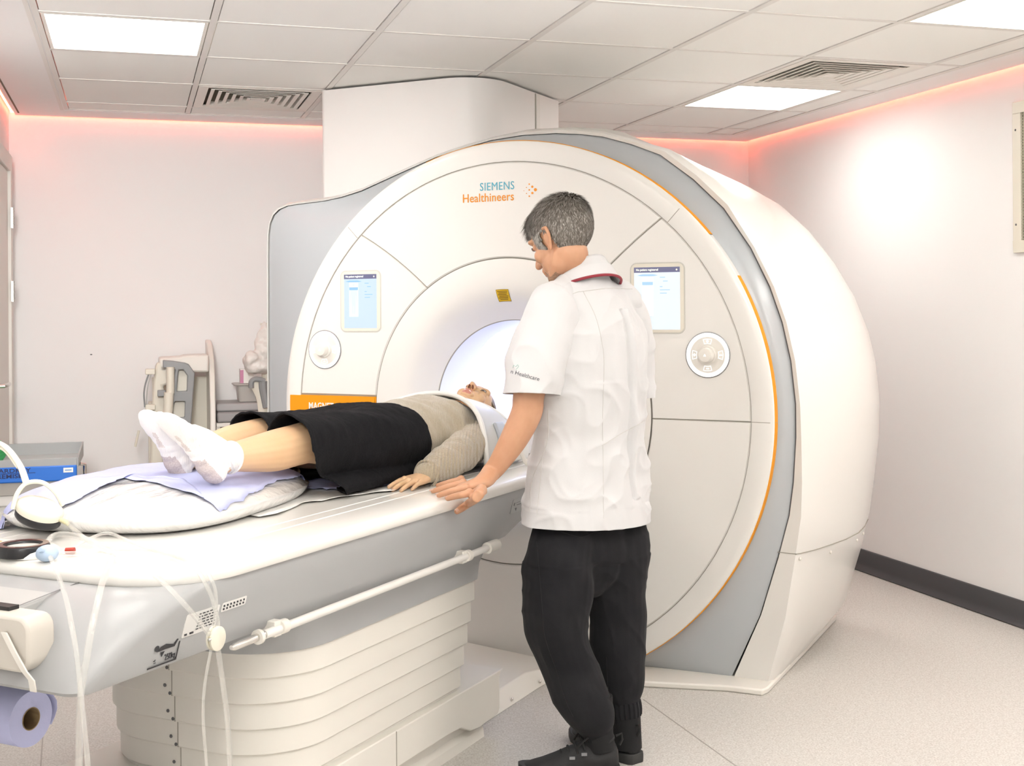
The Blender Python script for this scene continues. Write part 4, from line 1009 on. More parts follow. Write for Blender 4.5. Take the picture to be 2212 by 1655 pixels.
MB().tube(spline(q,6),.022,10).build('grey_edge',MG,ch)
# small mark on the back wall
c=FR.ony(197,766,YB-.001); t=MB().ell(c,(.006,.0015,.003)).build('wall_mark',DGREY,frame=FR); tag(t,'tiny dark scuff mark on the back wall','mark')
# ---------------------------------------------------------------- people helpers
def wave_mat(name,col,col2,rough,scale,strength,dirv=(1,0,0),sheen=.3,dist=4,bd=.004,noise_s=60):
    m=mat(name,col,rough,sheen=sheen); nt=m.node_tree; L=nt.links; b=nt.nodes['Principled BSDF']
    tc=nt.nodes.new('ShaderNodeTexCoord'); mp=nt.nodes.new('ShaderNodeMapping'); mp.inputs['Scale'].default_value=dirv
    w=nt.nodes.new('ShaderNodeTexWave'); w.inputs['Scale'].default_value=scale; w.inputs['Distortion'].default_value=dist; w.inputs['Detail'].default_value=2
    n=nt.nodes.new('ShaderNodeTexNoise'); n.inputs['Scale'].default_value=noise_s; n.inputs['Detail'].default_value=4
    mx=nt.nodes.new('ShaderNodeMix'); mx.data_type='RGBA'; mx.inputs[6].default_value=(*col,1); mx.inputs[7].default_value=(*col2,1)
    ad=nt.nodes.new('ShaderNodeMath'); ad.operation='ADD'; ml=nt.nodes.new('ShaderNodeMath'); ml.operation='MULTIPLY'; ml.inputs[1].default_value=.6
    bp=nt.nodes.new('ShaderNodeBump'); bp.inputs['Strength'].default_value=strength; bp.inputs['Distance'].default_value=bd
    L.new(tc.outputs['Object'],mp.inputs['Vector']); L.new(mp.outputs['Vector'],w.inputs['Vector']); L.new(tc.outputs['Object'],n.inputs['Vector'])
    L.new(w.outputs['Fac'],ml.inputs[0]); L.new(ml.outputs[0],ad.inputs[0]); L.new(n.outputs['Fac'],ad.inputs[1]); L.new(ad.outputs[0],bp.inputs['Height']); L.new(bp.outputs['Normal'],b.inputs['Normal'])
    L.new(n.outputs['Fac'],mx.inputs['Factor']); L.new(mx.outputs[2],b.inputs['Base Color']); return m
def skin(name,c,c2,sc=30): return mat(name,c,.48,var=(sc,c2,5),sss=.12,bump=(170,.10,3),bumpd=.001)
def mrot(x,y,z):   # matrix from three axis vectors (columns)
    return Matrix(((x.x,y.x,z.x),(x.y,y.y,z.y),(x.z,y.z,z.z)))
def frame_of(o,right,fwd):
    f=V(fwd).normalized(); r=V(right); r=(r-f*r.dot(f)).normalized(); u=r.cross(f); m=mrot(r,f,u).to_4x4(); m.translation=V(o); return m
def limb(mb,pts,n=18,sub=5,up=None):
    """pts: (x,y,z,r) or (x,y,z,ra,rb) joints of a tapering limb"""
    P=spline([V(p[:3]) for p in pts],sub); ra=spline([V((p[3],p[4] if len(p)>4 else p[3],0)) for p in pts],sub)
    mb.tube(P,[(max(a.x,.001),max(a.y,.001)) for a in ra],n,up=up)
    for p in (pts[0],pts[-1]): mb.ell(p[:3],p[3]*.98 if len(p)<5 else min(p[3],p[4])*.98)
def hand(mb,M,mir=1,L=1.0,spread=1.0,curl=.15,thumb=None,lift=(0,0,0,0)):
    """wrist at origin, fingers along +y, back of the hand +z; thumb at +x*mir"""
    T_=lambda x,y,z:M@V((x*mir*L,y*L,z*L))
    def lb(pts,**k): 
        mb.tube([T_(*p[:3]) for p in pts],[((p[4] if len(p)>4 else p[3])*L,p[3]*L) for p in pts],14,up=(M.to_3x3()@V((0,0,1))))
        mb.ell(T_(*pts[-1][:3]),min(pts[-1][3:])*L*.97); mb.ell(T_(*pts[0][:3]),min(pts[0][3:])*L*.97)
    lb([(0,-.045,.004,.029,.022),(0,-.015,.003,.028,.020),(0,.012,.0,.032,.020),(0,.04,0,.038,.018),(.0,.065,0,.0405,.0155),(-.001,.088,-.001,.039,.0125)])
    mb.ell(T_(.020,.022,-.008),(.020*L,.026*L,.014*L),M.to_3x3())   # thumb muscle
    tips=[]
    F=[(.031,.088,.073,.0088,.14),(.0105,.095,.081,.0090,.03),(-.0105,.091,.075,.0086,-.06),(-.0300,.079,.059,.0075,-.17)]
    for k,(x,y,l,r,sp) in enumerate(F):
        a=sp*spread; d=V((math.sin(a),math.cos(a),0)); c=curl+lift[k]; p=V((x,y-.012,.002)); pts=[(*p,r*1.12)]
        ang=-lift[k]*.4
        segs=(.012,.45*l,.30*l,.25*l)
        q=V((x,y-.012,.002)); angs=(0,.06+.2*c,.10+1.0*c,.12+1.5*c)
        for s_,an,rr in zip(segs,angs,(r*1.1,r*1.0,r*.93,r*.80)):
            q=q+V((d.x*math.cos(an),d.y*math.cos(an),-math.sin(an)))*s_; pts.append((q.x,q.y,q.z,rr))
        lb(pts); tips.append((q,d,an,r*.8))
        mb.ell(T_(x,y,.0055),r*1.08*L)  # knuckle
    th=thumb or [(.022,.012,-.004,.014),(.041,.036,-.008,.0135),(.055,.062,-.010,.0110),(.064,.088,-.012,.0085)]
    lb(th); tips.append((V(th[-1][:3]),(V(th[-1][:3])-V(th[-2][:3])).normalized(),.1,th[-1][3]))
    return [(T_(*t[0]),M.to_3x3()@V((t[1].x*mir,t[1].y,t[1].z)),t[3]*L) for t in tips]
def nails(tips,up,m_,par,inv=None):
    mb_all=[]
    for p,d,r in tips:
        mb=MB(); u=V(up); u=(u-d*u.dot(d)).normalized(); sdir=d.cross(u)
        sec=[]
        for k in range(5):
            t=k/4; row=[]
            for j in range(5):
                a=(j-2)/2*.85; w_=1 if k<4 else .75
                row.append(p+d*(-r*.9+r*2.0*t)+sdir*r*.90*math.sin(a)*w_+u*(r*.90*math.cos(a)+.0008-(.0012*t*t)))
            sec.append(row)
        mb.loft(sec,False,False,False); o=mb.build('fingernail',m_,par)
def head(mb,M,s=1.0,jaw=1.0,nose=1.0,female=False,ears=True):
    R=M.to_3x3()
    def E(c,r): mb.ell(M@(V(c)*s),tuple(x*s for x in r),R)
    def Tb(pts,n=14): mb.tube([M@(V(p[:3])*s) for p in pts],[p[3]*s for p in pts],n); E(pts[0][:3],(pts[0][3],)*3); E(pts[-1][:3],(pts[-1][3],)*3)
    E((0,-.020,.032),(.0755,.096,.084)); E((0,.018,.030),(.068,.075,.068))        # skull and forehead
    E((0,.030,-.030),(.060,.060,.066)); E((0,.028,-.060),(.055*jaw,.056,.050)); E((0,-.005,-.040),(.060,.050,.050))      # face block
    for q in (-1,1):
        Tb([(q*.050,-.004,-.045,.012),(q*.047*jaw,.012,-.075,.013),(q*.030*jaw,.050,-.098,.016),(q*.010,.070,-.106,.015)])    # jaw line
        E((q*.032,.018,-.058),(.030,.050,.044)); E((q*.036,.062,-.024),(.024,.022,.024)); E((q*.030,.077,.030),(.026,.016,.010))  # cheek, brow
        E((q*.031,.070,.010),(.0165,.0165,.0115))                                 # eye ball and lids
        E((q*.0105,.101,-.034),(.0085,.011,.0075))                                # nostril wing
        if ears:
            e=V((q*.077,-.012,-.004)); Tb([(q*.073,.000,.020,.006),(q*.080,-.010,.033,.006),(q*.087,-.026,.027,.006),(q*.087,-.030,.008,.006),(q*.080,-.020,-.014,.006),(q*.073,-.008,-.030,.007)],10); E((q*.077,-.012,.000),(.006,.014,.024))
    E((0,.066,-.102),(.022,.016,.016))                                            # chin
    Tb([(0,.084,.018,.0095),(0,.098,-.004,.0095*nose),(0,.111,-.024,.0105*nose),(0,.115,-.033,.0110*nose)])                            # nose
    E((0,.080,-.062),(.028,.016,.022))                                            # mouth mound
    Tb([(-.022,.084,-.062,.0045),(-.010,.094,-.058,.0060),(0,.0965,-.0585,.0058),(.010,.094,-.058,.0060),(.022,.084,-.062,.0045)],10)
    Tb([(-.018,.085,-.068,.0048),(0,.0945,-.0715,.0072),(.018,.085,-.068,.0048)],10)
def regions(me,I,rules):
    """rules: (material index, test(local co))"""
    for p in me.polygons:
        c=I@V(p.center)
        for i,t in rules:
            if t(c): p.material_index=i
def ellin(c,r,x): return sum(((x[i]-c[i])/r[i])**2 for i in range(3))<1
# ---------------------------------------------------------------- patient (frame FM)
PSKIN=skin('patient_skin',(.66,.425,.245),(.69,.455,.275),9); LIPS=mat('lips',(.55,.22,.17),.35); BROW=mat('brow_brown',(.06,.035,.02),.7); 
NOSTR=mat('nostril_shade',(.16,.05,.03),.8)
pat=empty('person',FM,(0,0,0)); tag(pat,'woman in beige jumper and black skirt lying on her back on the scanner table','person')
HM=frame_of((-.02,-.250,.992),(-1,0,.0),(.26,-.12,1))      # head: right = -x, face up and a little to the near side
b=MB(); head(b,HM,.95,jaw=.88,nose=.9)
limb(b,[(-.02,-.32,.985,.052),(-.02,-.40,.955,.055),(-.02,-.46,.94,.06)])
limb(b,[(-.02,-.42,.925,.11,.085),(-.02,-.52,.935,.165,.105),(-.02,-.64,.94,.155,.108),(-.02,-.80,.935,.135,.098),(-.02,-.95,.935,.165,.100),(-.02,-1.03,.94,.15,.09)],up=(1,0,0))
for q in (-1,1): limb(b,[(-.02+q*.10,-.42,.92,.05),(-.02+q*.165,-.44,.915,.055),(-.02+q*.19,-.52,.91,.048)])
# near arm
limb(b,[(.140,-.45,.915,.050),(.175,-.60,.908,.046),(.212,-.745,.898,.040),(.235,-.86,.887,.037),(.245,-.96,.872,.030),(.243,-1.02,.864,.026)])
limb(b,[(-.205,-.45,.915,.050),(-.25,-.60,.905,.046),(-.27,-.745,.89,.040),(-.27,-.86,.88,.037),(-.265,-.96,.868,.030),(-.26,-1.02,.862,.026)])
HP=frame_of((.243,-1.035,.859),(-.98,.1,.12),(-.12,-1,-.10)); HP2=frame_of((-.26,-1.035,.857),(-.98,-.1,-.12),(.10,-1,-.08))
tipsP=hand(b,HP,1,.90,spread=.7,curl=.10); hand(b,HP2,-1,.90)
# legs
limb(b,[(.075,-1.00,.945,.085),(.075,-1.20,.965,.082),(.068,-1.38,.990,.062),(.062,-1.46,.988,.058),(.055,-1.55,.981,.057),(.052,-1.65,.981,.046),(.050,-1.73,.981,.037),(.048,-1.78,.975,.036)])
limb(b,[(-.115,-1.00,.945,.085),(-.120,-1.18,.965,.082),(-.122,-1.34,.990,.062),(-.121,-1.43,.990,.058),(-.120,-1.52,.985,.055),(-.118,-1.61,.980,.044),(-.112,-1.68,.977,.036),(-.108,-1.72,.972,.035)])
def footvol(b,A,H,T,w=1.0,g=0.0,grow=1.0):
    """ankle A, heel H, toe tip T"""
    A,H,T=V(A),V(H),V(T); d=(T-H).normalized(); L=(T-H).length; S=V((1,0,0)); S=(S-d*S.dot(d)).normalized(); n=d.cross(S)
    if n.y>0: n=-n           # sole normal points away from the shin
    def P(t,off=0,x=0): return H+d*L*t-n*off+S*x
    for t,off,rx,rn in ((.0,.012,.030,.030),(.12,.016,.031,.034),(.28,.024,.030,.036),(.42,.026,.033,.033),(.56,.022,.038,.026),(.70,.016,.043,.020),(.82,.012,.043,.016),(.90,.010,.038,.013)):
        M=mrot(S,d,-n); b.ell(P(t,off),(rx*w*grow,.040,rn*grow),M)
    b.tube([A,A.lerp(P(.25,.035),.5),P(.40,.035),P(.60,.028)],[.037*grow,.040*grow,.036*grow,.026*grow],16)
    b.tube([A,P(.03,.02)],[.034*grow,.032*grow],14)
    for k,(x,l,r) in enumerate(((.030*-1,.985,.0125),(-.012,.97,.0095),(.004,.95,.0092),(.019,.92,.0090),(.032,.885,.0088))):
        x*=w; b.tube([P(.80,.012,x*.8),P(l,.013,x)],[r*1.1*grow,r*grow],12); b.ell(P(l,.013,x),r*grow)
    return d,n,S,H,L
NA,NH,NT=(.050,-1.755,.985),(.048,-1.800,.948),(.034,-1.955,1.095)
FA,FH,FT=(-.110,-1.700,.985),(-.108,-1.750,.945),(-.100,-1.870,1.090)
footvol(b,NA,NH,NT); footvol(b,FA,FH,FT,w=-1)
Ih=HM.inverted()
def pfn(me):
    II=FM.I
    hI=Ih@II
    s=.95
    regions(me,hI,[(1,lambda c:c.y>.070 and (ellin((0,.092*s,-.0585*s),(.021,.03,.0072),c) or ellin((0,.092*s,-.0715*s),(.019,.03,.0082),c))),
      (2,lambda c:c.y>.05 and any(ellin((q*.031,.08,.0345-.10*(abs(c.x)-.031)**2*40*.1),(.021,.03,.0030),c) for q in (-1,1))),
      (3,lambda c:any(ellin((q*.0075,.100,-.0385),(.0045,.009,.0035),c) for q in (-1,1)))])
body=remesh(b,'body',[PSKIN,LIPS,BROW,NOSTR],.0028,3,pat,fn=pfn,frame=FM)
body.matrix_parent_inverse=FM.I.copy()
def reparent(o,par): o.parent=par; o.matrix_parent_inverse=par.matrix_world.inverted() if par.matrix_world!=Matrix() else Matrix()
def rp(o,fr): o.matrix_parent_inverse=fr.I.copy(); return o
# eyes: open eye with lid line and lashes
EW=mat('eye_white',(.80,.76,.72),.2); IRIS=mat('iris_brown',(.05,.03,.02),.15); LASH=mat('lash_black',(.01,.008,.008),.6); TEETH=mat('teeth',(.82,.78,.70),.3)
def eyes(HM,s,par,fr=None,gaze=(0,0),lash=True,open_=.0055):
    for q in (-1,1):
        C=V((q*.031,.0715,.010))*s
        R_=.0145*s
        mb=MB(); rows=[]
        for j in range(7):
            v=-1+2*j/6; row=[]
            for i in range(11):
                u=-1+2*i/10; x=u*.0125*s; z=v*open_*s*math.sqrt(max(0,1-u*u*.98)); y=math.sqrt(max(1e-9,R_*R_*1.44-x*x-z*z))
                row.append(HM@(C+V((x,y+.0003,z))))
            rows.append(row)
        mb.loft(rows,False,False,False); e=mb.build('eye',EW,par,frame=fr)
        if fr: rp(e,fr)
        mb=MB(); rr=.0052*s
        cx,cz=gaze
        rows=[]
        for t in (0.01,.35,.7,1):
            row=[]
            for k in range(18):
                a=2*PI*k/18; x=cx+rr*t*math.cos(a); z=max(-open_*s*.95,min(open_*s*.95,cz+rr*t*math.sin(a))); y=math.sqrt(R_*R_*1.44-x*x-z*z)+.0007
                row.append(HM@(C+V((x,y,z))))
            rows.append(row)
        mb.loft(rows,True,False,False); o=mb.build('iris',IRIS,e,frame=fr)
        for sg,th in ((1,.0011),(-1,.0006)):
            pts=[]
            for i in range(13):
                u=-1+2*i/12; x=u*.0132*s; z=sg*open_*s*math.sqrt(max(0,1-u*u*.98)); y=math.sqrt(max(1e-9,R_*R_*1.44-x*x-z*z))+.0008; pts.append(HM@(C+V((x,y,z))))
            mb=MB(); mb.tube(pts,th*s,6)
            if lash and sg>0:
                for i in range(1,12):
                    p=pts[i]; d=HM.to_3x3()@V(((i-6)/6*.5*1,.75,.75)).normalized(); mb.tube([p,p+d*.004,p+d*.0065+HM.to_3x3()@V((0,0,.002))],[.0004,.0003,.0001],4)
            mb.build('eyelid_line',LASH,e,frame=fr)
eyes(HM,.95,pat,FM,gaze=(.001,.0015))
mb=MB(); mb.tube([HM@(V((x*.95,(.0925-.45*abs(x)*abs(x)*28)*.95+.003,-.0648*.95)) ) for x in (-.014,-.009,-.004,0,.004,.009,.014)],.0024,8); rp(mb.build('teeth',TEETH,pat,frame=FM),FM)
rp(bpy.data.objects['teeth'],FM)
tn=nails(tipsP[:4],(0,0,1),mat('bronze_nail',(.55,.36,.25),.15,coat=.6),None)
for o in [o for o in bpy.data.objects if o.name.startswith('fingernail')]:
    o.data.transform(FM.M); o.parent=pat; rp(o,FM)
# hair, pulled back
HAIR=wave_mat('brown_hair',(.13,.085,.045),(.30,.21,.12),.45,120,.5,(1,.15,1),sheen=.1,dist=2,bd=.002,noise_s=120)
def hair_shell(HM,s,c,r,test,name,m_,par,fr,thick=.004,amp=.0015):
    mb=MB(); mb.ell((0,0,0),(1,1,1),nu=72,nv=54); 
    vs=[]; 
    me=bpy.data.meshes.new(name); vv=[V(v) for v in mb.v]
    P=[V((c[0]+r[0]*v.x,c[1]+r[1]*v.y,c[2]+r[2]*v.z))*s for v in vv]
    keep=[f for f in mb.f if test(sum((P[i] for i in f),V())/len(f)/s)]
    out=MB(); out.add([HM@(p+V(v)*amp*noise.noise(p*160)*2) for p,v in zip(P,vv)],keep)
    # drop unused vertices
    used=sorted({i for f in out.f for i in f}); mp={i:k for k,i in enumerate(used)}
    o2=MB(); o2.add([out.v[i] for i in used],[[mp[i] for i in f] for f in out.f]); o=o2.build(name,m_,par,frame=fr,ang=180,solid=thick)
    if fr: rp(o,fr)
    return o
hair_shell(HM,.95,(0,-.022,.034),(.080,.100,.089),lambda p:(p.z>.045-.45*(p.y-.02) if p.y>-.02 else p.z>-.06) and p.y<.070,'hair',HAIR,pat,FM)
# jumper
JUMP=wave_mat('beige_knit',(.40,.33,.23),(.54,.46,.335),.95,95,.6,(1,.25,.25),sheen=.5,dist=5,bd=.004,noise_s=190)
RIB=wave_mat('beige_rib_knit',(.38,.31,.21),(.52,.44,.32),.95,32,.8,(1,.15,1),sheen=.5,dist=1.5,bd=.006,noise_s=150)
j=MB()
limb(j,[(-.02,-.375,.945,.062,.050),(-.02,-.42,.93,.125,.100),(-.02,-.52,.938,.182,.120),(-.02,-.60,.942,.180,.127),(-.02,-.72,.942,.166,.124),(-.02,-.84,.940,.160,.118),(-.02,-.925,.938,.176,.124)],up=(1,0,0),n=28)
for q in (-1,1): j.ell((-.02+q*.07,-.575,.985),(.075,.085,.072))
nsl=[(.130,-.445,.925,.062),(.165,-.56,.918,.064),(.197,-.68,.912,.062),(.225,-.80,.902,.060),(.242,-.92,.886,.054),(.244,-1.00,.873,.046),(.244,-1.035,.866,.041)]
limb(j,nsl,n=22)
limb(j,[(-.19,-.445,.925,.062),(-.245,-.56,.915,.062),(-.275,-.68,.905,.058),(-.28,-.80,.893,.055),(-.275,-.92,.882,.050),(-.265,-1.03,.868,.040)],n=22)
def jfn(me):
    def f(c0,n0):
        c=FM.I@c0
        c0=c0+n0*(noise.noise(V((c.x*10,c.y*22,c.z*12)))*.007+noise.noise(V((c.x*26,c.y*40,c.z*26)))*.003)
        c=FM.I@c0
        if c.z<TZ+.012: c.z=TZ+.012; c0=FM.M@c
        return c0
    displace(me,f)
    for p in me.polygons:
        c=FM.I@V(p.center)
        if c.x>.125+.10*max(0,min(1,(-.45-c.y)/.4)) and c.y>-1.06: p.material_index=1
jo=remesh(j,'jumper',[JUMP,RIB],.0045,3,pat,fn=jfn,frame=FM); rp(jo,FM)
# ribbed trim along the hem and cuff
tr_=MB()
for k in range(1): tr_.tube([V((.244+.0405*math.cos(a),-1.043+.003*math.sin(3*a),.866+.0405*math.sin(a))) for a in [2*PI*i/28 for i in range(29)]],.0045,8)
rp(tr_.build('cuff',RIB,pat,frame=FM),FM)
# skirt around the hips and both thighs
SKIRT=wave_mat('black_crinkle',(.005,.005,.006),(.010,.010,.012),.95,110,.35,(.5,1,.5),sheen=.0,dist=14,bd=.003,noise_s=90)
SKIRT.node_tree.nodes['Principled BSDF'].inputs['Specular IOR Level'].default_value=.2
def ray_exit(o,d,c,ra,rb):
    ox,oz=(o[0]-c[0])/ra,(o[1]-c[1])/rb; dx,dz=d[0]/ra,d[1]/rb; A=dx*dx+dz*dz; B=2*(ox*dx+oz*dz); C=ox*ox+oz*oz-1; D=B*B-4*A*C
    return (-B+math.sqrt(D))/(2*A) if D>0 else None
def skirt_r(ph,m):
    t=max(0,min(1,(-.93-m)/.50)); o=(-.022,.915); d=(math.cos(ph),math.sin(ph)); cand=[]
    pw=1-min(1,max(0,(t-.25)/.6)); 
    e=ray_exit(o,d,(-.02,.94),.155+.03*pw,.085+.045*pw); 
    if e: cand.append(e*(1 if t<.5 else 1-.0*(t-.5)))
    for cx in (.074,-.119):
        cz=.945+.05*t; r=.100-.022*t
        e=ray_exit(o,d,(cx,cz),r,r)
        if e: cand.append(e)
    # cloth hanging to the table at the sides
    e=ray_exit(o,d,(-.02,.86),.20,.05)
    if e and math.sin(ph)<.25: cand.append(e)
    p_=10; return (sum(c**p_ for c in cand)/1)**(1/p_)
def hem_m(ph):
    c,s=math.cos(ph),math.sin(ph); 
    h_=-1.435
    if c>0: h_+=.17*max(0,.35-s)**1.0*1.3
    else: h_+=.05*max(0,.5-s)
    h_-=.062*max(0,min(1,(c+.15)/.35)); return h_+.035*(-c)*.6
NPH,NM=150,110
rows=[]
for jx in range(NM+1):
    t=jx/NM; row=[]
    for i in range(NPH+1):
        ph=math.radians(-48+276*i/NPH); m_=-.905+(hem_m(ph)+.905)*t
        r=skirt_r(ph,m_)
        fold=.007*noise.noise(V((math.cos(ph)*2.2+m_*1.5,math.sin(ph)*2.2,m_*5)))+.014*t*noise.noise(V((ph*3.0,m_*2.2,7)))+.006*noise.noise(V((ph*2.4+m_*6,m_*5,11)))+.0035*noise.noise(V((ph*5,m_*24,2)))+.0016*noise.noise(V((ph*16,m_*80,2)))
        if jx>NM-3: fold+=.002
        x=-.022+math.cos(ph)*(r+fold); z=.915+math.sin(ph)*(r+fold); row.append(V((x,m_,max(z,TZ+.0135+.004*abs(noise.noise(V((x*20,m_*14,0))))))))
    rows.append(row)
mb=MB(); mb.loft(rows,False,False,False); so=mb.build('skirt',SKIRT,pat,frame=FM,ang=180,solid=.003); rp(so,FM)
mb=MB(); mb.tube([p+V((0,-.001,0)) for p in rows[-1]],.0034,6); so=mb.build('skirt_hem',SKIRT,pat,frame=FM); rp(so,FM)
# socks
SOCK=wave_mat('white_sock',(.80,.77,.74),(.83,.80,.77),.9,90,.5,(1,1,.2),sheen=.3,dist=.4,bd=.002,noise_s=200)
SOLE=mat('worn_sock_sole',(.56,.49,.45),.95,var=(330,(.72,.66,.62),4)); HEEL=mat('worn_sock_heel',(.50,.42,.40),.95,var=(330,(.64,.57,.54),4))
def sock(A,H,T,w,A2):
    b=MB(); d,n,S,Hh,L=footvol(b,A,H,T,w,grow=1.10); b.tube([V(A2),V(A),V(A).lerp(V(H),.3)],[.0395,.0415,.043],18)
    def fn(me):
        I=FM.I; HH=V(Hh); dd=V(d)
        for p in me.polygons:
            c=I@V(p.center); q=c-HH; t=q.dot(dd)/L; side=q.dot(V(n)); lat=abs((q-dd*q.dot(dd)).dot(S))
            lim=-.002 if t<.35 else -.004
            if side>lim+.008+lat*.2-.008*(t<.3):
                if -.25<t<.33: p.material_index=2
                elif .48<t<.76: p.material_index=1
    o=remesh(b,'sock',[SOCK,SOLE,HEEL],.0026,2,pat,fn=fn,frame=FM); rp(o,FM)
    c=MB(); dd=(V(A2)-V(A)).normalized(); u=dd.cross(V((1,0,0))).normalized(); q=dd.cross(u)
    c.tube([V(A2)+u*.0405*math.cos(a)+q*.0405*math.sin(a) for a in [2*PI*i/28 for i in range(29)]],.0035,8); o=c.build('sock_cuff',SOCK,pat,frame=FM); rp(o,FM)
sock(NA,NH,NT,1,(.050,-1.728,.982)); sock(FA,FH,FT,-1,(-.1115,-1.672,.979))
# ---------------------------------------------------------------- shoulder coil, head support
COILG=mat('coil_light_grey',(.56,.56,.54),.35); COILW=mat('coil_white',(.78,.77,.74),.35); COILB=mat('coil_blue_grey',(.42,.45,.48),.35)
cs=empty('shoulder_coil',FM,(0,0,0)); tag(cs,"light grey shoulder coil arched over the patient's upper chest",'coil')
def coil_pt(th,w,grow=0):
    c,s=math.cos(th),math.sin(th); side=abs(c)
    mf=-.505-.185*side**2.2; wd=.055+.225*side**1.6
    a=.285+grow; b_=.205+grow
    z=.865+b_*s; x=-.02+a*c*(1-.05*w)
    if s<0: z=.865+ .035*s/.3
    return V((x,mf+wd*w,z-.020*w*(s>0)*s))
def strip(t0,t1,w0,w1,g,nt=60,nw=10):
    mb=MB(); mb.grid(lambda i,j:coil_pt(t0+(t1-t0)*i,w0+(w1-w0)*j,g),nt,nw); return mb
strip(-.30,PI+.30,0,1,0,110,10).build('coil_shell',COILG,cs,ang=60,solid=.012,bevel=.003)
rim=[coil_pt(-.30+(PI+.60)*k/90,0,.002) for k in range(91)]; MB().tube(rim,.0085,10).build('coil_rim',COILW,cs)
rim=[coil_pt(.55+(PI-1.1)*k/60,1,.002) for k in range(61)]; MB().tube(rim,.007,10).build('coil_rim',COILW,cs)
for s0 in (0,1):
    a,b_=( -.12,.58) if s0==0 else (PI-.58,PI+.12)
    strip(a,b_,.36,.68,.010,16,6).build('side_pad',COILB,cs,ang=60,solid=.010,bevel=.004)
    strip(a-.05,b_-.04,.70,1.15,.012,16,6).build('side_block',COILW,cs,ang=60,solid=.022,bevel=.006)
# head support under blue tissue
hc=empty('head_support',FM,(-.02,-.14,TZ)); tag(hc,"cream head rest with raised sides under the patient's head",'head rest')
def up(x): return .052+2.6*x*x if abs(x)<.2 else .156
mb=MB(); secs=[]
for yy in (-.10,-.09,.16,.17):
    g_=.0 if yy in(-.10,.17) else 1
    top=[(x,up(x)-.006*(1-g_)) for x in [-.185+.37*k/20 for k in range(21)]]
    secs.append([V((x,yy,z)) for x,z in [(-.20,.004),(-.205,up(.185)-.01)]+top+[(.205,up(.185)-.01),(.20,.004)]])
mb.loft(secs).build('rest_body',COILW,hc,ang=40)
mb=MB()
def tis(i,j):
    x=-.235+.47*i; y=-.125+.33*j; z=up(min(.19,abs(x)))+.004 if abs(x)<.19 else up(.19)+.004+(abs(x)-.19)*(-.1)
    z+=.004*noise.noise(V((x*14,y*14,0)))+.003*abs(noise.noise(V((x*32,y*9,3))))+.015*max(0,abs(x)-.12)*(1+noise.noise(V((y*12,x*3,1))))
    return V((x,y+.012*noise.noise(V((x*9,j*3,5))),z))
mb.grid(tis,44,34); t=mb.build('tissue_sheet',TISS,frame=Frame(FM.M@V((-.02,-.14,TZ)),FM.a),ang=180,solid=.0007); tag(t,"blue tissue lining the head rest behind the patient's head",'tissue sheet')
# white strap loop beside the coil
st=MB(); pts=px_path([(1098,985,'x',.30),(1112,965,'x',.31),(1126,978,'x',.32),(1134,996,'x',.32),(1150,1002,'x',.32),(1158,992,'x',.31)])
st.tube(spline(pts,8),.011,10,flat=.35,up=(1,0,0)); t=st.build('strap_loop',WHITE2,frame=FM); tag(t,"white fastening strap beside the coil, behind the standing man's forearm",'strap')
# ---------------------------------------------------------------- standing man (world frame, x right, y away)
MSKIN=skin('man_skin',(.545,.285,.165),(.60,.33,.20),14); STUB=mat('stubble',(.28,.17,.11),.8,var=(160,(.42,.25,.16),5)); 
man=empty('person',None,(.26,3.70,0)); tag(man,'grey-haired man in white tunic and black trousers standing beside the table, hand on its edge','person')
MO=V((.26,3.70,0))
def fin(o): o.matrix_parent_inverse=Matrix.Translation(-MO); return o
def wp(x,y,Y): return plane_hit(x,y,V((0,1,0)),V((0,Y,0)))
def L4(x,y,Y,*r): p=wp(x,y,Y); return (p.x,p.y,p.z,*r)
# head: faces left, away and down toward the patient
HC=wp(1213,520,3.745)
fw=V((-.68,.64,-.40)); rt=V((.68,.73,.0))
HMn=frame_of(HC,rt,fw)
b=MB(); head(b,HMn,1.0,jaw=1.10)
limb(b,[(*(HMn@V((0,-.012,-.048))),.058),L4(1232,580,3.76,.055),L4(1254,632,3.77,.064)])
# torso
limb(b,[L4(1262,660,3.76,.16,.085),L4(1262,740,3.755,.19,.11),L4(1268,850,3.75,.165,.10),L4(1270,960,3.75,.155,.095),L4(1268,1080,3.75,.150,.090),L4(1268,1180,3.75,.14,.085)],up=(.74,.58,0),n=24)
# left arm down to the table edge
limb(b,[L4(1196,672,3.65,.050),L4(1165,760,3.60,.052),L4(1143,850,3.585,.046),L4(1138,890,3.585,.045),L4(1112,945,3.59,.041),L4(1078,1000,3.60,.031),L4(1060,1022,3.605,.028)])
# right arm hanging, mostly hidden
limb(b,[L4(1358,690,3.87,.046),L4(1372,790,3.92,.045),L4(1350,900,3.99,.040),L4(1320,950,4.05,.034),L4(1290,985,4.10,.029)])
HR=frame_of(wp(1285,990,4.10),(.8,.5,0),(-.15,.25,-1)); hand(b,HR,1,1.0,curl=.35)
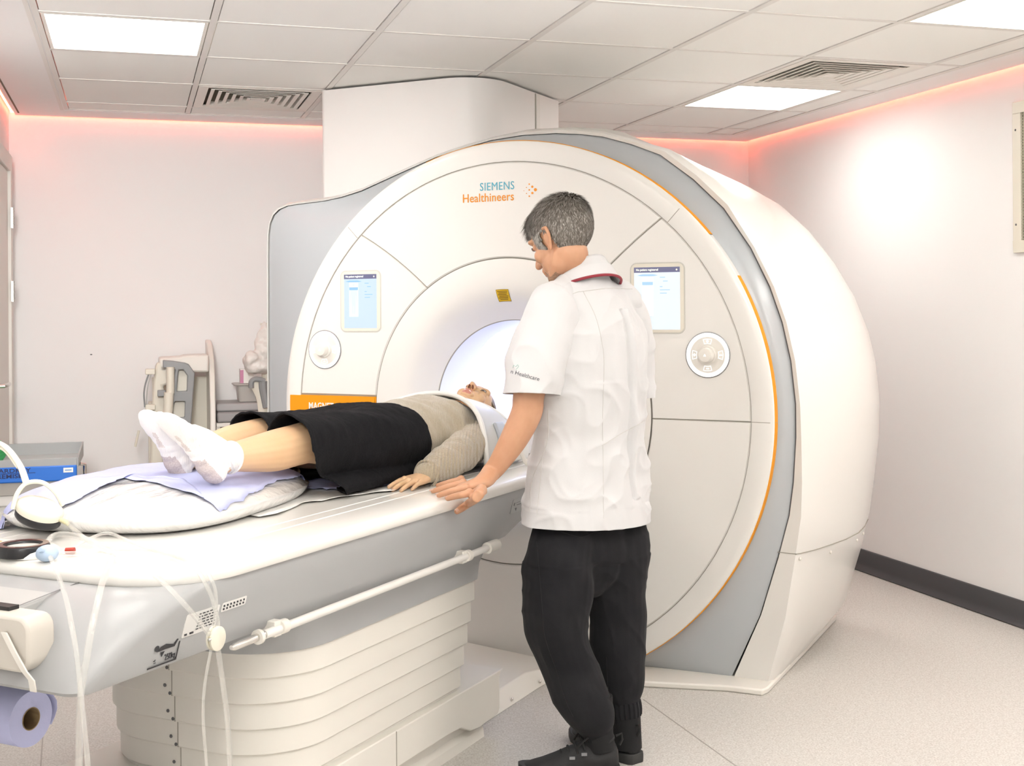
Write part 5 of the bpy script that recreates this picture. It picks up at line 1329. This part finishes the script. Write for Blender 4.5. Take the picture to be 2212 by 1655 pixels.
# hand on the slab
def zp(x,y,z): return FM.w(*FM.onz(x,y,z))
WR=zp(1049,1036,.880)
up_z=(0,0,1)
def seg(pts,fl=.9):
    P=[V(p[:3]) for p in pts]; b.tube(spline(P,4),[(max(.002,q.x),max(.002,q.y)) for q in spline([V((p[4] if len(p)>4 else p[3],p[3],0)) for p in pts],4)],14,up=up_z)
    for p in (pts[0],pts[-1]): b.ell(p[:3],min(p[3:])*.97)
def Z(x,y,z,*r): q=zp(x,y,z); return (q.x,q.y,q.z,*r)
seg([(*wp(1062,1018,3.61),.028,.026),(*WR,.029,.022),Z(1034,1044,.872,.036,.019),Z(1014,1050,.864,.039,.016),Z(1004,1051,.861,.036,.012)])
dig=[[Z(1014,1065,.861,.0112),Z(998,1069,.857,.0102),Z(980,1073,.848,.0094),Z(967,1077,.8405,.0080)],
     [Z(1006,1054,.864,.0112),Z(984,1059,.859,.0103),Z(963,1065,.849,.0095),Z(948,1070,.8405,.0081)],
     [Z(1001,1044,.864,.0108),Z(976,1049,.858,.0098),Z(953,1056,.848,.0090),Z(935,1061,.8400,.0078)],
     [Z(996,1036,.861,.0096),Z(976,1040,.855,.0088),Z(958,1045,.847,.0080),Z(945,1049,.8395,.0070)]]
for d_ in dig: seg(d_)
def xp(x,y,s_,*r): q=FM.w(*FM.onx(x,y,s_)); return (q.x,q.y,q.z,*r)
th_=[Z(1040,1058,.868,.0165),Z(1030,1074,.858,.0145),xp(1012,1088,.462,.0120),xp(996,1099,.460,.0108),xp(987,1105,.458,.0088)]
seg(th_); b.ell(zp(1036,1062,.862),(.022,.022,.013))
for d_ in dig: b.ell(V(d_[0][:3])+V((0,0,.002)),.0118)
tipsM=[(V(d_[-1][:3]),(V(d_[-1][:3])-V(d_[-2][:3])).normalized(),d_[-1][3]) for d_ in dig[:3]]+[(V(th_[-1][:3]),(V(th_[-1][:3])-V(th_[-2][:3])).normalized(),th_[-1][3])]
# legs
limb(b,[L4(1222,1150,3.68,.075),L4(1202,1250,3.65,.074),L4(1192,1345,3.64,.062),L4(1225,1440,3.655,.056),L4(1262,1530,3.665,.040),L4(1283,1600,3.67,.036),L4(1283,1630,3.67,.036)])
limb(b,[L4(1325,1150,3.81,.075),L4(1332,1250,3.82,.078),L4(1330,1345,3.80,.060),L4(1340,1440,3.79,.054),L4(1348,1520,3.78,.038),L4(1352,1570,3.77,.035),L4(1352,1590,3.77,.035)])
def mfn(me):
    I=HMn.inverted(); s=1.0
    regions(me,I,[(1,lambda c:c.y>.020 and c.z<-.085 and abs(c.x)<.05 and c.z>-.135),(1,lambda c:c.y>.060 and -.085<=c.z<-.070 and abs(c.x)>.025 and abs(c.x)<.04),
      (2,lambda c:c.y>.05 and any(ellin((q*.033,.085,.036),(.021,.03,.0035),c) for q in (-1,1)))])
body=fin(remesh(b,'body',[MSKIN,STUB,BROW],.003,5,man,fn=mfn))
eyes(HMn,1.0,man,None,lash=False,open_=.0042)
for o in [o for o in bpy.data.objects if o.parent==man and o.name.startswith('eye')]: fin(o)
nn0=set(bpy.data.objects)
nails(tipsM,(.15,-.45,.9),mat('pale_nail',(.66,.42,.32),.3,coat=.3),man)
for o in bpy.data.objects:
    if o not in nn0: fin(o)
# hair: cap plus short strands
HG=mat('grey_hair',(.13,.115,.10),.6,var=(60,(.24,.22,.19),6),bump=(240,.6,3,(1,1,.25)),bumpd=.003)
HG2=mat('grey_hair_strand',(.27,.245,.215),.5); HG3=mat('dark_hair_strand',(.13,.11,.09),.5); HG4=mat('white_hair_strand',(.50,.47,.43),.5)
def hairline(p):   # p in head units
    if p.y>.058: return p.z>.060
    if p.y>.030: return p.z>.045-(.058-p.y)*.2 or (p.z>-.010 and p.y<.050 and abs(p.x)>.05)
    if p.y>-.010: return p.z>.030 or (p.y>.018 and p.z>-.028)
    if p.y>-.028: return p.z>.004
    if p.y>-.045: return p.z>-.040
    return p.z>-.100
hc_,hr_=(0,-.018,.036),(.0800,.1010,.0910)
ho=hair_shell(HMn,1.0,hc_,hr_,hairline,'hair',[HG,HG2,HG3,HG4],man,None,thick=.005,amp=.002); fin(ho)
random.seed(11)
sm=MB(); crown=V((.012,-.070,.105)); cnt=0
while cnt<15000:
    v=V((random.gauss(0,1),random.gauss(0,1),random.gauss(0,1))).normalized()
    p=V((hc_[0]+hr_[0]*v.x,hc_[1]+hr_[1]*v.y,hc_[2]+hr_[2]*v.z))
    if not hairline(p): continue
    cnt+=1
    away=(p-crown); n=V((v.x/hr_[0],v.y/hr_[1],v.z/hr_[2])).normalized(); flow=(away-n*away.dot(n)); flow=flow.normalized() if flow.length>1e-4 else V((1,0,0))
    down=V((0,0,-1)); down=(down-n*down.dot(n)); flow=(flow+down*.5*(1 if p.z<.06 else .1)).normalized()
    sw=n.cross(flow); flow=(flow+sw*(.25*random.gauss(0,1))).normalized()
    top=max(0,min(1,(p.z-.04)/.06)); front=max(0,(p.y-.02)/.06)
    ln=(.013+.020*top+.045*front*top)*random.uniform(.7,1.2); lift=.45+.45*top+.5*front
    q0=p+n*.002; q1=q0+(flow*(1-.3*lift)+n*lift*.55)*ln*.55; q2=q1+(flow+n*.12*lift)*ln*.55
    w_=.0011; sd=n.cross(flow)*w_
    gp=1 if random.random()<.40 else 2
    if (p.y>.038 or (p.y>.0 and p.z<.035)) and random.random()<.85: gp=3
    elif random.random()<.10: gp=3
    vs=[q0-sd,q0+sd,q1-sd*.8,q1+sd*.8,q2]
    sm.add([HMn@x for x in vs],[(0,1,3,2),(2,3,4)],gp-1)
so=sm.build('hair_strands',[HG2,HG3,HG4],ho,smooth=False,recalc=False); 
# tunic
TUN=mat('tunic_white',(.63,.625,.63),.75,bump=(420,.12,2),sheen=.15); 
UPT=(.80,.60,0)
t=MB()
limb(t,[L4(1268,606,3.765,.085,.070),L4(1266,640,3.76,.155,.095),L4(1262,690,3.755,.205,.120),L4(1266,760,3.75,.212,.135),L4(1272,850,3.75,.195,.130),L4(1276,930,3.75,.185,.122),L4(1272,1020,3.75,.200,.135),L4(1270,1095,3.75,.216,.150),L4(1269,1160,3.75,.222,.156)],up=UPT,n=32)
for q_,w_ in (((1210,657,3.685),.066),((1335,655,3.835),.066)): t.ell(wp(*q_),w_)
slL=[L4(1203,664,3.672,.074),L4(1194,676,3.655,.081),L4(1182,712,3.634,.083),L4(1170,750,3.612,.084),L4(1156,805,3.595,.083),L4(1145,850,3.588,.083),L4(1136,900,3.585,.084)]
slR=[L4(1344,668,3.845,.071),L4(1354,682,3.86,.073),L4(1363,724,3.88,.069),L4(1370,790,3.91,.064),L4(1372,850,3.93,.063),L4(1373,900,3.94,.063)]
cuffL=wp(1143,850,3.585); dL=(wp(1140,872,3.585)-wp(1163,780,3.60)).normalized()
axS=V((.80,.60,0)).normalized(); axB=V((.60,-.80,0))     # across the back, out of the back
HEMZ=wp(1269,1122,3.75).z
def tfn(me):
    def f(c,n):
        u=(c-MO).dot(axS); w=(c-MO).dot(axB); z=c.z
        f=.012*noise.noise(V((u*6,z*2.4,w*5)))+.009*noise.noise(V((u*13+z*6,z*3.5,w*8+2)))*(1 if z>.78 else .4)
        r1=1-abs(noise.noise(V((u*9-z*7,z*8+u*6,w*7+5))))*2.2; f+=.006*max(0,r1)**2
        r2=1-abs(noise.noise(V((u*5+z*9,z*5-u*8,w*6+9))))*2.2; f+=.006*max(0,r2)**2*(1 if z<1.15 else .5)
        if w>.02 and .80<z<1.36:
            d=u-(.060-.03*(z-1.0)); f+=.008*math.exp(-((d-.016)/.012)**2)-.010*math.exp(-(d/.007)**2)
        return c+n*f
    displace(me,f)
raw=remesh(t,'tunic_raw',TUN,.0045,5,None,fn=tfn,fac=.6)
bm=bmesh.new(); bm.from_mesh(raw.data)
cR=wp(1388,845,3.93)
bmesh.ops.bisect_plane(bm,geom=bm.verts[:]+bm.edges[:]+bm.faces[:],plane_co=V((0,3.7,HEMZ)),plane_no=V((.03,.02,1)),clear_inner=True)
bm.to_mesh(raw.data); bm.free()
raw.name='tunic'; raw.parent=man; fin(raw); md=raw.modifiers.new('s','SOLIDIFY'); md.thickness=.003; md.offset=-1
tun=raw
def sleeve(sl,co,no,nm):
    b_=MB(); limb(b_,sl,n=28)
    def fn(me):
        def f(c,n):
            d=(c-co).dot(no)
            f=.010*noise.noise(V((c.x*9,c.y*9,c.z*5)))+.006*noise.noise(V((c.x*16+c.z*9,c.y*12,c.z*12+4)))
            r=1-abs(noise.noise(V((c.x*8+c.z*6,c.y*8,c.z*7-c.x*6))))*2.2; f+=.007*max(0,r)**2
            return c+n*f
        displace(me,f)
    o=remesh(b_,nm,TUN,.004,4,None,fn=fn,fac=.6); bm=bmesh.new(); bm.from_mesh(o.data)
    bmesh.ops.bisect_plane(bm,geom=bm.verts[:]+bm.edges[:]+bm.faces[:],plane_co=co,plane_no=no,clear_outer=True); bm.to_mesh(o.data)
    rim=[e for e in bm.edges if e.is_boundary]
    bm.free(); o.parent=tun; md=o.modifiers.new('s','SOLIDIFY'); md.thickness=.003; md.offset=-1; return o
slo=sleeve(slL,wp(1147,852,3.588),(wp(1136,880,3.585)-wp(1160,790,3.598)+V((.028,0,0))).normalized(),'sleeve')
sleeve(slR,wp(1374,858,3.93),V((0,0,-1)),'sleeve')
# collar with dark red piping
def surf(pt,dirv,o=raw):
    pass
cc=wp(1262,592,3.775); 
cent=wp(1256,590,3.775)
def collar_pt(a,h,g=0):  # a: 0 = back centre, positive toward his left
    R1=.072+.022*h+g; back=V((.62,-.78,0)).normalized(); left=V((-.78,-.62,0)).normalized()
    d=back*math.cos(a)+left*math.sin(a); z=-.002-.045*h-.055*max(0,1-math.cos(a))*.85+.012
    return cent+d*(R1+.006*h)+V((0,0,z+.028))
mb=MB(); mb.grid(lambda i,j:collar_pt(-2.3+4.6*i,-.35+1.35*j,.016 if j>.3 else .010),60,10); co=fin(mb.build('collar',TUN,tun,ang=180,solid=.003)); 
co.matrix_parent_inverse=Matrix.Translation(MO)@co.matrix_parent_inverse if False else Matrix()
mb=MB(); mb.tube([collar_pt(-1.25+2.75*i/40,1.03,.019) for i in range(41)],.0042,8,flat=1); pp=mb.build('piping',mat('dark_red_piping',(.27,.02,.035),.6),tun)
# sleeve cuff edge
mb=MB()
# trousers
TRO=mat('black_trousers',(.010,.010,.012),.9,spec=.2,var=(8,(.016,.016,.018),3),bump=(300,.2,3),sheen=.04)
t=MB()
limb(t,[L4(1266,1080,3.75,.165,.100),L4(1266,1150,3.75,.175,.112),L4(1264,1205,3.75,.180,.118)],up=UPT,n=28)
limb(t,[L4(1222,1150,3.69,.094),L4(1208,1230,3.665,.108),L4(1203,1300,3.65,.102),L4(1206,1370,3.645,.092),L4(1230,1440,3.65,.085),L4(1256,1505,3.66,.077),L4(1276,1548,3.665,.066),L4(1284,1572,3.668,.050)],n=24)
limb(t,[L4(1322,1150,3.81,.110),L4(1324,1220,3.81,.108),L4(1334,1300,3.80,.090),L4(1334,1370,3.795,.086),L4(1340,1440,3.79,.079),L4(1347,1495,3.78,.066),L4(1351,1525,3.775,.048)],n=24)
t.ell(wp(1262,1215,3.75),(.10,.09,.07))
def trf(me):
    def f(c,n):
        k=1.0 if c.z<.62 else .4
        f=.016*k*noise.noise(V((c.x*6,c.y*6,c.z*5)))+.007*noise.noise(V((c.x*12+c.z*8,c.y*12,c.z*9)))
        r1=1-abs(noise.noise(V((c.x*9,c.y*9+c.z*7,c.z*10+c.x*8))))*2.2; f+=.0035*max(0,r1)**2*k
        return c+n*f
    displace(me,f)
tro=fin(remesh(t,'trousers',TRO,.0045,3,man,fn=trf))
def cuffband(x0,y0,x1,y1,Y,r):
    p,q=wp(x0,y0,Y),wp(x1,y1,Y); ax=(q-p).normalized(); a=ax.cross(V((0,1,0))).normalized(); b_=ax.cross(a); secs=[]
    for k in range(9):
        t_=k/8; secs.append([p.lerp(q,t_)+(a*math.cos(2*PI*i/60)+b_*math.sin(2*PI*i/60))*(r*(1+.04*math.sin(i*2*PI/60*20)+.05*math.sin(PI*t_))) for i in range(60)])
    return MB().loft(secs,True,True,True)
cuffband(1281,1560,1288,1592,3.668,.047).build('trouser_cuff',TRO,tro); cuffband(1350,1512,1353,1545,3.775,.046).build('trouser_cuff',TRO,tro)
for pts_ in ([L4(1276,1540,3.665),L4(1284,1585,3.668),L4(1286,1640,3.67)],[L4(1350,1500,3.778),L4(1354,1560,3.772),L4(1356,1615,3.768)]):
    fin(MB().tube([V(p) for p in pts_],[.044,.0425,.043],20).build('ankle_sock',mat('black_ankle_sock',(.008,.008,.009),.9,bump=(300,.3,2)),man))
# pocket seam
def stitch(pts,Y0,name,off=.004,r=.0012,m_=None):
    out=[]
    for x,y in pts:
        d=ray(x,y).normalized(); hit,loc,nor,idx=tro.ray_cast(tro.matrix_world.inverted()@V((0,0,CAM_H)),d) if False else (False,None,None,None)
    return out
# shoes
SH=mat('black_shoe_mesh',(.014,.014,.015),.7,bump=(420,.5,2)); SOL=mat('black_rubber_sole',(.03,.03,.03),.6); LAC=mat('black_lace',(.012,.012,.012),.8); REFL=mat('grey_reflective',(.22,.22,.23),.4); SOCKB=mat('black_sock',(.008,.008,.009),.9)
def shoe(heel,yaw,L=.295,label=None):
    t=empty('shoe',None,(heel.x,heel.y,0),yaw); t.parent=man; t.matrix_parent_inverse=Matrix.Translation(-MO)
    # local: +x towards the toe
    def sec(x,w,z0,z1,wt=.6,n=20):
        out=[]
        for k in range(n):
            a=2*PI*k/n; c,s=math.cos(a),math.sin(a); sy=(abs(c)**.7)*(1 if c>0 else -1); sz=(abs(s)**.8)*(1 if s>0 else -1)
            ww=w*(1 if sz<0 else (1-(1-wt)*sz)); out.append(V((x,ww*sy,(z0+z1)/2+(z1-z0)/2*sz)))
        return out
    b=MB(); b.loft([sec(.004,.016,.030,.070),sec(.012,.030,.022,.092),sec(.035,.037,.020,.100,.62),sec(.07,.038,.020,.090,.60),sec(.11,.038,.020,.098,.50),sec(.15,.043,.020,.084,.50),sec(.19,.048,.020,.066,.55),sec(.225,.048,.020,.052,.6),sec(.255,.042,.020,.044,.65),sec(.278,.030,.021,.038,.7),sec(.290,.012,.024,.034,.8)])
    up_=remesh(b,'upper',SH,.0035,4,t); 
    b=MB(); out=[]
    for x,w in ((.0,.022),(.010,.032),(.04,.039),(.09,.038),(.14,.043),(.19,.050),(.23,.050),(.262,.043),(.284,.030),(.297,.012)): out.append((x,w))
    poly=[(x,w) for x,w in out]+[(x,-w) for x,w in reversed(out)]
    b.loft([[V((x,y*k,z+(.012 if x>.25 else 0)*(x-.25)/.05)) for x,y in poly] for z,k in ((.0,.94),(.006,1),(.018,1.02),(.030,.97))]); b.build('sole',SOL,t,ang=50,bevel=.002)
    b=MB(); b.tube([V((.052,0,.075)),V((.058,0,.12)),V((.060,0,.155)),V((.062,0,.23))],[.041,.040,.042,.043],20); b.build('sock',SOCKB,t)
    b=MB(); b.tube([V((.020+.0,0,.112))]+[V((.055+.036*math.cos(a),.034*math.sin(a),.098+.012*abs(math.cos(a)))) for a in [PI+2*PI*i/20 for i in range(1,20)]]+[V((.020,0,.112))],.006,8); b.build('collar_padding',SH,t)
    for k in range(5):
        x=.105+.020*k; z=.104-.0115*k-.0; b=MB(); b.tube(spline([V((x,-.030,z-.022)),V((x+.006,-.015,z-.001)),V((x+.008,0,z+.002)),V((x+.006,.015,z-.001)),V((x,.030,z-.022))],5),.0036,8); b.build('lace',LAC,t)
    for sy in (-1,1):
        b=MB(); b.tube(spline([V((.105,sy*.012,.104)),V((.095,sy*.03,.118)),V((.115,sy*.044,.108)),V((.13,sy*.036,.090))],5),.0028,8); b.build('lace_loop',LAC,t)
    for (x,z) in ((.10,.070),(.135,.060)):
        for sy in (-1,1): MB().box(x,x+.016,sy*.041-.002,sy*.041+.002,z,z+.008).build('eyelet_tab',REFL,t)
    MB().tube([V((.0,0,.085)),V((-.008,0,.10)),V((-.006,0,.118)),V((.010,0,.112))],.004,8).build('pull_tab',LAC,t)
    return t
h1=wp(1338,1640,3.66); shoe(V((h1.x,3.655,0)),PI+.05)
h2=wp(1362,1640,3.78); shoe(V((h2.x+.018,3.735,0)),math.radians(128))
# seams, yoke, pleat and side seams laid on the cloth
SEAMW=mat('tunic_seam',(.60,.585,.57),.8); SEAMB=mat('trouser_seam',(.006,.006,.007),.8)
bpy.context.view_layer.update()
for pts in ([(1205,652),(1241,633),(1260,629),(1313,623),(1366,624)],[(1260,630),(1286,682),(1300,738),(1305,788),(1302,900),(1303,1000),(1304,1120)],[(1205,652),(1226,690),(1234,730),(1228,770),(1206,862)],[(1184,885),(1184,942),(1172,985),(1150,1035),(1144,1105)],[(1300,963),(1340,938),(1370,922),(1392,908)],[(1172,990),(1166,1050),(1160,1112)]):
    o=drape(tun,pts,'seam',SEAMW,tun,.0011,.0006)
for pts in ([(1160,1170),(1171,1306),(1178,1379),(1203,1452),(1222,1514),(1238,1548)],[(1211,1149),(1240,1157),(1258,1160),(1285,1150),(1309,1140)],[(1310,1420),(1312,1470),(1314,1510)]):
    drape(tro,pts,'seam',SEAMB,tro,.0011,.0006)
# lettering and mark on the sleeve
text_m=mat('grey_embroidery',(.08,.085,.10),.7)
def px_text(body,x,y,size,ang,m_,name,par,o):
    t=text_part(name,body,size,m_,par,Matrix.Identity(4),bold=0,extr=0)
    c,s=math.cos(ang),math.sin(ang)
    for v in t.data.vertices: u,w=v.co.x,v.co.y; v.co=V((x+u*c+w*s*1.0,y+u*s-w*c,.0))
    drape_mesh(o,t.data,.0016); return t
px_text('n Healthcare',1102,806,12.5,.27,text_m,'sleeve_lettering',slo,slo)
drape(slo,[(1108,795),(1110,789),(1114,792),(1118,788),(1120,792),(1114,799)],'sleeve_mark',mat('pale_green_thread',(.35,.55,.50),.6),slo,.0007,.0008)
# ---------------------------------------------------------------- world and colour
w=bpy.data.worlds.new('world'); SC.world=w; w.use_nodes=True; w.node_tree.nodes['Background'].inputs[0].default_value=(1,1,1,1); w.node_tree.nodes['Background'].inputs[1].default_value=0.0
SC.view_settings.view_transform='Standard'; SC.view_settings.look='None'; SC.view_settings.gamma=1; SC.view_settings.use_curve_mapping=False
SC.view_settings.exposure=0.0

# added fill lamp behind the camera, pointing up to brighten the ceiling
fl=bpy.data.lights.new('added_uplight','AREA'); fl.energy=14; fl.size=.5; fl.color=(1,.98,.95)
fo=bpy.data.objects.new('added_uplight',fl); COL.objects.link(fo); fo.matrix_world=Matrix.Translation(V((.3,-.7,1.5)))@Matrix.Rotation(PI,4,'X')
SC.view_settings.exposure=0.58

sp=bpy.data.lights.new('added_ceiling_fill','SPOT'); sp.energy=1400; sp.spot_size=math.radians(46); sp.spot_blend=1; sp.shadow_soft_size=.15; sp.color=(1,.985,.96)  # added fill spot, aimed forward and up to lighten the ceiling
so_=bpy.data.objects.new('added_ceiling_fill',sp); COL.objects.link(so_); so_.location=(.3,-.4,1.5); so_.rotation_euler=(V((0,0,0))-V((.1,3.0,1.75))).to_track_quat('Z','Y').to_euler()

sp=bpy.data.lights.new('added_wall_fill','SPOT'); sp.energy=560; sp.spot_size=math.radians(40); sp.spot_blend=1; sp.shadow_soft_size=.35; sp.color=(1,.985,.96)  # added fill spot that lifts the left part of the back wall
so_=bpy.data.objects.new('added_wall_fill',sp); COL.objects.link(so_); so_.location=(-.3,-.3,2.15); so_.rotation_euler=(so_.location-V((-1.9,6.4,1.75))).to_track_quat('Z','Y').to_euler()
